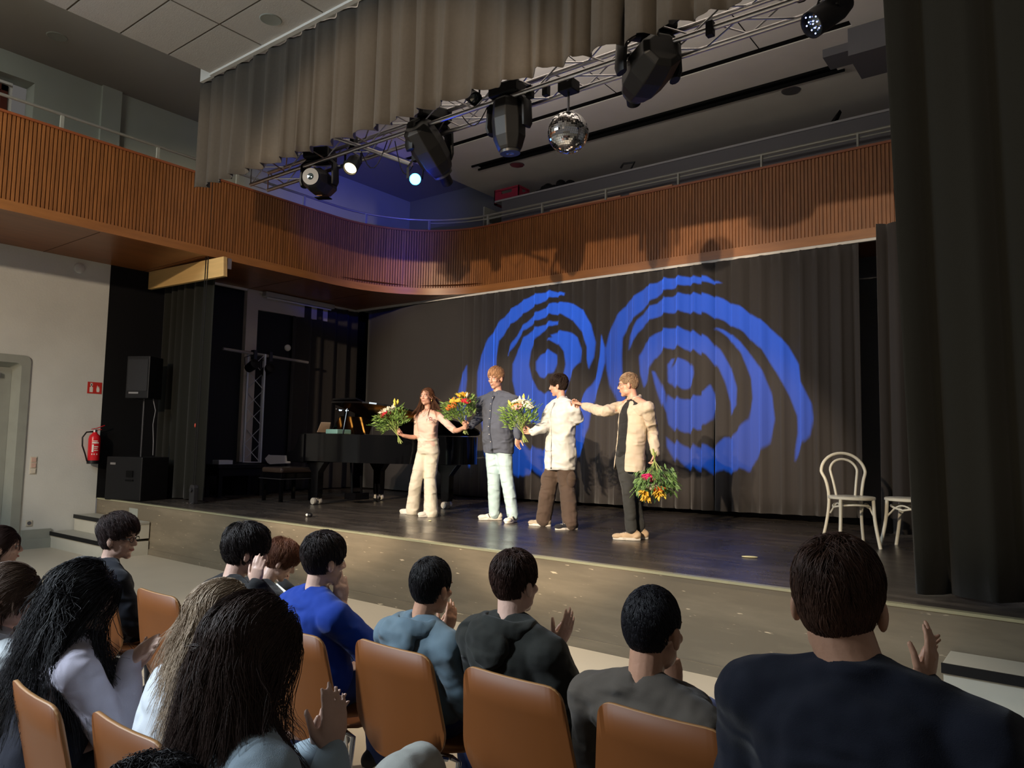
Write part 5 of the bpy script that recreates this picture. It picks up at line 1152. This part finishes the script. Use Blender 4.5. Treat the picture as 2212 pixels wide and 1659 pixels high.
bouquet(V(J['WR'])+V((-.085,-.05,.01)),(-.02,-.35,.9),'white and pale green bouquet with one orange bloom held by the dark-haired young man',
 [('rose',Wh,-.75,.2,0),('rose',Wh,-.45,.45,.08),('lily',Wh,-.3,.1,.1),('rose',Or,-.05,-.1,.06),('bud',Wy,.1,.9,.2),('rose',Wh,.5,.55,.1),('bud',Wh,.3,.75,.15),('rose',Wh,-.1,.6,.1),('rose',Pk,-.2,-.25,.05),('bud',Wy,.7,.2,.1)],23,.30,.05,(.14,.24,.05),(.34,.44,.12))
# older man with glasses and beige linen shirt
Yg_=6.68
J=dict(P=A_(1362,983,Yg_),N=A_(1370,866,Yg_),H=A_(1357,832,Yg_-.02),hf=(-1,-.50,-.10),SR=A_(1345,879,Yg_+.12),SL=A_(1399,880,Yg_-.12),ER=A_(1303,889,Yg_-.08),WR=A_(1262,877,Yg_+.06),EL=A_(1409,930,Yg_+.06),WL=A_(1416,978,Yg_-.02),
  KR=A_(1357,1058,Yg_-.10),KL=A_(1367,1060,Yg_+.04),AR=G_(1364,1136,Yg_-.12),AL=G_(1381,1134,Yg_+.02),TR=(-1,-.45),TL=(-.9,-.6),hips=(-1,.15,0),wd=.98,roll=.0,
  hR=dict(d=(-.8,.2,.35),n=(-.1,-.3,-.9),curl=1.15),hL=dict(d=(.02,-.1,-1),n=(-.9,-.3,0),curl=1.0),face=dict(brow=(.25,.19,.14),lips=(.48,.15,.12),teeth=True))
t,J,M,sd,fw,up=person('older man with glasses in an open beige shirt, black T-shirt and dark trousers',tuple(A_(1362,1163,Yg_))[:2]+(H,),J,SK1,
  dict(m=cloth('black_tee',(.022,.022,.022)),name='t_shirt',g=.004,lo=-.05,r0=.044,r1=.04,sleeve=.1,disp=.010),
  dict(m=cloth('charcoal_trousers',(.045,.046,.044)),g=.006,r=(.092,.068,.060,.060),hi=.12,disp=.018,belt=M_gunmetal),
  dict(style='short',col=(.28,.17,.09),n=3600,length=.032,seed=9,th=.0018,off=.005,line=.36,fringe=.5,vol=.010,crown=(0,-.6,.7),col2=(.38,.27,.17)),
  s=.98,shoes=dict(m=cloth('tan_runner',(.62,.46,.30)),laces=True))
glasses(t,J['H'],M,.98)
# open shirt: shell around the back and the sides, open at the front
LN=cloth('linen_beige',(.60,.50,.38)); b=MB(); P,N=V(J['P']),V(J['N']); s=.98; n=22
rows=[(-.30,.205,.155),(-.10,.190,.145),(.15,.180,.140),(.4,.178,.136),(.65,.186,.138),(.82,.190,.130),(.93,.150,.100),(1.0,.085,.078)]
for (tt,a,dp) in rows:
    c=P.lerp(N,tt); op=.52 if tt<.8 else .34
    for k in range(n+1):
        an=PI/2+op+(2*PI-2*op)*k/n; b.v.append(tuple(c+sd*(a*s*math.cos(an))+fw*(dp*s*math.sin(an))))
for i in range(len(rows)-1):
    for k in range(n): b.f.append((i*(n+1)+k,i*(n+1)+k+1,(i+1)*(n+1)+k+1,(i+1)*(n+1)+k))
ov=b.build('overshirt',LN,t,smooth='all',fix=False); m_=ov.modifiers.new('s','SOLIDIFY'); m_.thickness=.012; m_=ov.modifiers.new('sub','SUBSURF'); m_.levels=2;m_.render_levels=2
tx=bpy.data.textures.new('linen_folds','CLOUDS'); tx.noise_scale=.07; d_=ov.modifiers.new('d','DISPLACE'); d_.texture=tx; d_.strength=.022
for q in 'RL':
    b=MB(); limb(b,[J['S'+q],V(J['S'+q]).lerp(J['E'+q],.5),J['E'+q],V(J['E'+q]).lerp(J['W'+q],.5),J['W'+q]],[.066,.064,.058,.054,.042],k=3); b.ell(J['S'+q],.066)
    b.tube([P.lerp(N,.82)+sd*(.09 if q=='R' else -.09),J['S'+q]],[.09,.062],14); o=b.build('sleeve',LN,ov,smooth='all'); remesh(o,.009,3,.026,.055,1)
c=MB(); cc=N+up*.02; ring=[cc+fw*(math.cos(a)*.070)+sd*(math.sin(a)*.070)+up*(.014-.02*math.cos(a)) for a in [PI*.25+(2*PI-PI*.5)*k/14 for k in range(15)]]
c.tube(ring,[(.006,.020)]*15,8,up=up); c.build('collar',LN,ov,smooth='all')
MB().bb(*[q for q in (0,0,0,0,0,0)]) if 0 else None
bouquet(V(J['WL'])+V((.02,-.06,-.09)),(.22,-.25,-.80),'bouquet with magenta rose hanging head-down from the hand of the man in beige',
 [('rose',Mg,.55,.25,-.35),('rose',Mg,.50,.40,-.32),('rose',Wh,.3,.15,-.05),('lily',Yl,.1,.35,.1),('lily',Yl,.55,-.2,.15),('rose',Or,-.05,.25,.05),('bud',Wh,.9,.0,.05),('bud',Wy,-.3,.2,.2),('lily',Yl,.75,.2,.08),('bud',Wy,.0,.1,.25)],24,.30,.35,(.07,.16,.04),(.20,.34,.10))
# ---------------------------------------------------------------- the audience
JK=dict(P=0)
def seated(label,head,yaw,s,skin,top,legs,hairspec,lean=0,hyaw=None,hp=0,shw=.185,hands={},elb={},face=True,arm=1,vox=.005,group=None,roll=0,hunch=0,floor_y=None,male=True,faceopt=None,seat=.46,dx=0,nk=.052,wd=1.0,knee=.42,neck=.155,kneeR=None):
    """head = centre of the head in the place; yaw: 0 faces the stage wall, positive turns left"""
    Hc=V(head); f=V((-math.sin(yaw),math.cos(yaw),0)); r=V((math.cos(yaw),math.sin(yaw),0))
    hy=yaw if hyaw is None else hyaw; hf=V((-math.sin(hy),math.cos(hy),hp))
    N=Hc-f*(.045*s+hunch)-V((0,0,neck*s))+r*dx; P=V((Hc.x,Hc.y,0))-f*(.06*s+lean)+V((0,0,seat+.09*s))+r*dx*1.5
    J=dict(P=P,N=N,H=Hc,hf=tuple(hf),hips=tuple(r),male=male,nk=nk,wd=wd,roll=roll)
    S0=N-V((0,0,.055*s))+f*.0
    for q,sd in (('R',1),('L',-1)):
        J['S'+q]=S0+r*(sd*shw*s)-V((0,0,.012*s)); e=elb.get(q,(sd*.24,.10,-.26)); J['E'+q]=J['S'+q]+r*((e[0]-sd*.19)*s)+f*(e[1]*s)+V((0,0,e[2]*s))
        h=hands.get(q,None)
        if h is None: w_=J['E'+q]+f*.20*s-r*(sd*.10*s)+V((0,0,-.02)); hd=dict(d=tuple(f-r*sd*.5),n=(0,0,-1))
        else: w_=V(h[0]); hd=h[1]
        J['W'+q]=w_; J['h'+q]=hd
        J['K'+q]=P+f*(knee*s)+r*(sd*.12*s)+V((0,0,.02)); J['A'+q]=V((J['K'+q].x,J['K'+q].y,.10))+f*.02; J['T'+q]=(f.x,f.y,0)
    if kneeR: J['KR']=V(kneeR); J['AR']=V((J['KR'].x,J['KR'].y+.05,.12))
    if faceopt: J['face']=faceopt
    return person(label,(P.x,P.y,0),J,skin,top,legs,hairspec,s=s,shoes=dict(m=cloth('dark_shoe',(.03,.03,.035))) if legs else None,face=face,vox=vox)
def hood(t,J,sd,fw,up,s,m):
    """hood lying folded on the shoulders behind the neck"""
    N=V(J['N']); b=MB(); c=N+up*.004*s-fw*.018*s
    ring=[c+sd*(.112*s*math.sin(a))-fw*(.075*s*math.cos(a))*(1 if math.cos(a)>0 else .8)+up*((.022-.045*abs(math.sin(a))*.4-(.03 if math.cos(a)<-.3 else 0))*s) for a in [2*PI*k/24 for k in range(25)]]
    b.tube(ring,[(.030*s,.042*s)]*25,10,up=(0,0,1),cap=False)
    M3=Matrix((sd,fw,up)).transposed()
    b.ell(c-fw*.105*s-up*.035*s-sd*.015*s,(.115*s,.040*s,.070*s),18,10,M3); b.ell(c-fw*.12*s-up*.075*s,(.075*s,.034*s,.055*s),16,10,M3); b.ell(c-fw*.08*s-sd*.075*s,(.05*s,.05*s,.045*s),14,8,M3)
    o=b.build('hood',m,J['_top'],smooth='all'); remesh(o,.008,3,.016,.05,1); return o
def collarup(b,L):
    N,side,fw,up,s=L['N'],L['side'],L['fw'],L['up'],L['s']; b.tube([N-up*.03*s,N+up*.05*s],[.074*s,.062*s],18)
JE=dict(m=cloth('blue_jeans',(.03,.05,.16)),g=.01,r=(.095,.075,.065,.065),disp=.015)
DK=dict(m=cloth('dark_trousers',(.02,.02,.025)),g=.01,r=(.095,.075,.065,.065),disp=.015)
def at(x,y,d): return atd(x,y,d)
def AY(x,y,Y): return aty(x,y,Y)
# front row
h=AY(257,1164,2.05)
t,J,M,sd,fw,up=seated('boy with swept dark hair and black glasses in profile, wearing a dark zip jacket',h,-.15,.95,SK2,dict(m=cloth('navy_jacket',(.009,.011,.018)),name='jacket',g=.022,r0=.074,r1=.062,extra=[collarup],disp=.016),DK,
  dict(style='short',col=(.035,.018,.016),n=5500,length=.085,seed=31,th=.0013,off=.008,vol=.036,fringe=.9,back=-.50,wave=.004,wl=.05,crown=(0,-.7,.6),line=.42),hyaw=-.95,hp=-.04,hands={},hunch=.01,seat=.36,knee=.34)
glasses(t,J['H'],M,.95)
h=AY(532,1192,2.12)
seated('boy with wavy black mullet hair and black sweatshirt, cheek resting on his raised hand',h,-.10,.97,SK2,dict(m=cloth('black_sweat',(.012,.012,.013)),name='sweatshirt',g=.024,r0=.078,r1=.066,disp=.020),DK,
  dict(style='short',col=(.020,.014,.013),n=6000,length=.12,seed=32,th=.0013,off=.008,vol=.024,wave=.010,wl=.06,back=-.85,crown=(0,-.3,.9),line=.40,rough=.55),hyaw=-.42,hp=-.22,hunch=.03,
  elb={'R':(.24,.20,-.20)},hands={'R':(AY(553,1262,2.06),dict(d=(.03,.05,1),n=(-.5,.85,0),curl=.3,spread=.03,s=.86))})
h=AY(606,1213,2.66)
t,J,M,sd,fw,up=seated('boy with curly reddish-brown hair bent forward in a black jacket with white shoulder stripes',h,-.12,.87,SK2,dict(m=cloth('black_track',(.012,.012,.014)),name='track_jacket',g=.022,r0=.072,r1=.06,extra=[]),DK,
  dict(style='short',col=(.13,.045,.025),n=6000,length=.10,seed=33,th=.0011,off=.010,vol=.030,wave=.014,wl=.032,back=-.45,crown=(0,-.3,.9),line=.425,col2=(.20,.08,.04)),hyaw=-.60,hp=-.55,hunch=.06,lean=.36,
  hands={'R':(AY(612,1262,2.74),dict(d=(-.2,.2,.9),n=(-.9,.3,0),curl=.6))},elb={'R':(.2,.24,-.12)})
o=J['_top']; b=MB()
for k in (-1,0,1):
    a_,e_=V(J['SR']),V(J['ER']); off=up*.0+sd*.070+fw*(.022*k); n_=N_=V(J['N'])
    b.tube([n_.lerp(a_,.45)+up*.062+fw*(.022*k),a_+sd*.035+up*.062+fw*(.022*k),a_+sd*.075+fw*(.022*k),a_.lerp(e_,.5)+sd*.070+fw*(.022*k)],[(.0055,.004)]*4,6)
b.build('shoulder_stripes',M_white,o,smooth='all')
h=AY(702,1213,2.16)
seated('boy with thick dark hair in a royal blue T-shirt, holding his cheeks in his hands',h,-.12,.92,SK2,dict(m=cloth('royal_tee',(.006,.035,.26)),name='t_shirt',g=.022,r0=.078,r1=.074,sleeve=.42,disp=.020),JE,
  dict(style='short',col=(.022,.014,.013),n=7000,length=.075,seed=34,th=.0013,off=.008,vol=.024,back=-.80,crown=(.1,-.45,.9),line=.38),hyaw=-.22,hp=-.06,hunch=.01,lean=-.05,
  elb={'R':(.25,.22,-.22),'L':(-.22,.26,-.20)},hands={'R':(AY(737,1306,2.20),dict(d=(-.08,0,1),n=(-.9,.5,0),curl=.3,spread=.03)),'L':(AY(668,1318,2.28),dict(d=(.1,.1,1),n=(.9,.2,0),curl=.3))})
h=AY(933,1271,2.21)
t,J,M,sd,fw,up=seated('boy with short black hair in a grey-blue hooded sweatshirt, clapping',h,-.05,.89,SK3,dict(m=cloth('greyblue_hoodie',(.105,.155,.19)),name='hoodie',g=.028,r0=.080,r1=.070,disp=.024),JE,
  dict(style='short',col=(.010,.008,.009),n=7000,length=.055,seed=35,th=.0012,off=.007,vol=.012,back=-.84,crown=(.15,-.35,.9),line=.38,bulge=(1,1,1.04)),hyaw=-.02,hp=-.05,hunch=.005,dx=-.02,lean=-.06,
  hands={'R':(AY(962,1372,2.32),dict(d=(.1,.3,.9),n=(-1,.2,0),curl=.3)),'L':(AY(948,1385,2.34),dict(d=(.1,.3,.9),n=(1,.1,0),curl=.3))})
hood(t,J,sd,fw,up,.89,MATS['greyblue_hoodie'])
h=AY(1114,1262,2.21)
t,J,M,sd,fw,up=seated('boy with spiky dark brown hair, shaved neck and a black hooded sweatshirt',h,-.08,.91,SK2,dict(m=cloth('black_hoodie',(.016,.017,.014)),name='hoodie',g=.028,r0=.084,r1=.072,disp=.022),JE,
  dict(style='short',col=(.040,.018,.013),n=7000,length=.045,seed=36,th=.0012,off=.006,vol=.020,back=-.70,crown=(.25,-.2,.95),line=.38),hyaw=-.12,hp=.0,hunch=.0,dx=.015,lean=-.06,nk=.056,
  hands={'R':(AY(1205,1398,2.34),dict(d=(.3,.3,.9),n=(-1,.2,0),curl=.2)),'L':(AY(1185,1408,2.38),dict(d=(.3,.3,.8),n=(1,.1,0),curl=.2))})
hood(t,J,sd,fw,up,.91,MATS['black_hoodie'])
h=AY(1411,1362,2.17)
seated('boy with very short black hair in a brown-grey T-shirt, chin on his hand',h,-.12,1.08,SK3,dict(m=cloth('taupe_tee',(.070,.058,.046)),name='t_shirt',g=.020,r0=.076,r1=.076,sleeve=.44,disp=.020,ds=.06),JE,
  dict(style='short',col=(.008,.007,.010),n=7500,length=.022,seed=37,th=.0011,off=.004,vol=.003,back=-.80,crown=(0,-.4,.9),line=.38,bulge=(1.02,1,1.03)),hyaw=-.08,hp=-.08,hunch=.0,lean=-.13,
  hands={'R':(AY(1458,1490,2.32),dict(d=(-.25,.1,1),n=(-.8,.5,0),curl=.9,spread=.02))},elb={'R':(.22,.22,-.24)})
h=AY(1812,1308,1.64)
seated('broad man with reddish-brown hair and a navy long-sleeved shirt, largest figure at the right, clapping',h,-.06,1.0,SK3,dict(m=cloth('navy_shirt',(.006,.008,.017)),name='shirt',g=.022,r0=.086,r1=.076,disp=.018,extra=[collarup]),DK,
  dict(style='short',col=(.045,.020,.012),n=16000,length=.055,seed=38,th=.0009,off=.006,vol=.022,clump=.08,back=-.88,crown=(-.1,-.2,.95),line=.38,col2=(.075,.032,.018)),hyaw=.10,hp=-.02,shw=.205,wd=1.18,nk=.062,dx=.055,neck=.135,
  hands={'R':(at(2000,1480,1.95),dict(d=(.15,.2,.95),n=(-1,.2,0),curl=.25)),'L':(at(1975,1490,2.0),dict(d=(.2,.25,.9),n=(1,0,0),curl=.25))},elb={'R':(.27,.10,-.27)})
# second row
h=AY(4,1182,1.45)
seated('person with chin-length dark brown hair cut off by the left edge, upper one of two',h,-.1,.80,SK2,dict(m=cloth('grey_jumper',(.12,.12,.13)),name='jumper',g=.02),None,
  dict(style='long',col=(.045,.022,.018),n=5500,length=.15,seed=39,th=.0013,off=.008,back=-.8,vol=.01,line=.3),male=False,hyaw=-.3)
h=AY(24,1290,1.12)
t,J,M,sd,fw,up=seated('girl with chin-length light brown hair and a pale hooded top at the left edge',h,-.15,.94,SK2,dict(m=cloth('pale_hoodie',(.50,.54,.56)),name='hoodie',g=.03,disp=.02),None,
  dict(style='long',col=(.085,.050,.032),n=7500,length=.145,seed=40,th=.0013,off=.008,back=-.85,vol=.012,line=.3,col2=(.12,.075,.05),rough=.55),male=False,hyaw=-.55,hp=-.1,lean=.03)
hood(t,J,sd,fw,up,.94,MATS['pale_hoodie'])
h=AY(186,1294,1.15); s_=.865
t,J,M,sd,fw,up=seated('girl with long wavy black hair in a white and navy top, clapping her hands',h,-.25,s_,SK2,dict(m=cloth('white_sweat',(.52,.50,.60)),name='sweatshirt',g=.022,r0=.076,r1=.064,disp=.015),DK,
  dict(style='long',col=(.010,.009,.011),n=12000,length=.50,spreadmax=.25,seed=41,th=.0014,off=.010,back=-.85,vol=.030,wave=.018,wl=.10,line=.42,rough=.5,clump=.22,body=[(h+V((.01,-.06,-.36)),(.165,.11,.17)),(h+V((0,-.03,-.20)),(.07,.07,.12))]),male=False,hyaw=-.55,hp=-.12,nk=.045,lean=.05,
  hands={'R':(AY(283,1425,1.26),dict(d=(.75,.2,.55),n=(-.3,.5,-.6),curl=.12,spread=.06)),'L':(AY(289,1438,1.30),dict(d=(.75,.2,.5),n=(.2,-.5,.6),curl=.12,spread=.06))},elb={'R':(.22,.14,-.26)})
P_,N_=V(J['P']),V(J['N']); b=MB(); torso(b,[(P_.lerp(N_,q),sd,a*s_,fw,d*s_) for q,a,d in ((-.16,.192,.150),(.1,.192,.150),(.35,.178,.142),(.52,.184,.146))]); o=b.build('navy_panel',cloth('navy_block',(.012,.014,.026)),J['_top'],smooth='all'); remesh(o,.010,3,.015,.07,2)
h=AY(484,1346,1.28)
seated('girl with long straight blonde hair in a white sweatshirt',h,-.25,.88,SK2,dict(m=cloth('offwhite_sweat',(.58,.62,.66)),name='sweatshirt',g=.024,r0=.078,r1=.066,disp=.02),JE,
  dict(style='long',col=(.28,.20,.135),n=12000,length=.36,spreadmax=.20,seed=42,th=.0012,off=.009,back=-.85,vol=.022,wave=.006,wl=.2,line=.42,col2=(.44,.34,.24),rough=.55,clump=.2,body=[(h+V((-.01,-.05,-.36)),(.165,.11,.17)),(h+V((0,-.03,-.20)),(.07,.07,.12))]),male=False,hyaw=-.45,hp=-.1,nk=.045,lean=.08,dx=-.09)
h=AY(552,1408,.97)
seated('girl with long dark brown hair in a light blue-grey sweatshirt, clapping, nearest the camera',h,-.20,.89,SK2,dict(m=cloth('bluegrey_sweat',(.34,.43,.50)),name='sweatshirt',g=.026,r0=.082,r1=.072,disp=.02),dict(m=cloth('grey_trousers',(.36,.37,.34)),g=.012,r=(.105,.095,.075,.070),disp=.012),
  dict(style='long',col=(.040,.022,.017),n=24000,length=.46,spreadmax=.185,seed=43,th=.0009,off=.009,back=-.85,vol=.020,wave=.010,wl=.13,line=.42,rough=.5,clump=.2,col2=(.060,.035,.028),body=[(h+V((-.01,-.05,-.37)),(.165,.11,.17)),(h+V((0,-.03,-.20)),(.07,.07,.12))]),male=False,hyaw=-.20,hp=-.05,nk=.045,shw=.18,knee=.50,kneeR=at(905,1668,2.12),
  hands={'R':(AY(716,1625,1.12),dict(d=(-.1,.15,.95),n=(-1,.2,0),curl=.25,spread=.16)),'L':(AY(694,1618,1.17),dict(d=(.1,.2,.9),n=(1,-.1,0),curl=.25,spread=.16))},elb={'R':(.25,.10,-.26)})
h=atd(325,1812,1.38)
seated('person with curly black hair at the bottom edge, only the crown in view',h,-.1,.92,SK3,dict(m=cloth('black_sweat',(.012,.012,.013)),name='jumper',g=.02),None,
  dict(style='short',col=(.012,.010,.012),n=7000,length=.09,seed=44,th=.0014,off=.010,vol=.035,wave=.016,wl=.04,line=.42,back=-.8,bulge=(1.1,1.05,1)),face=False)
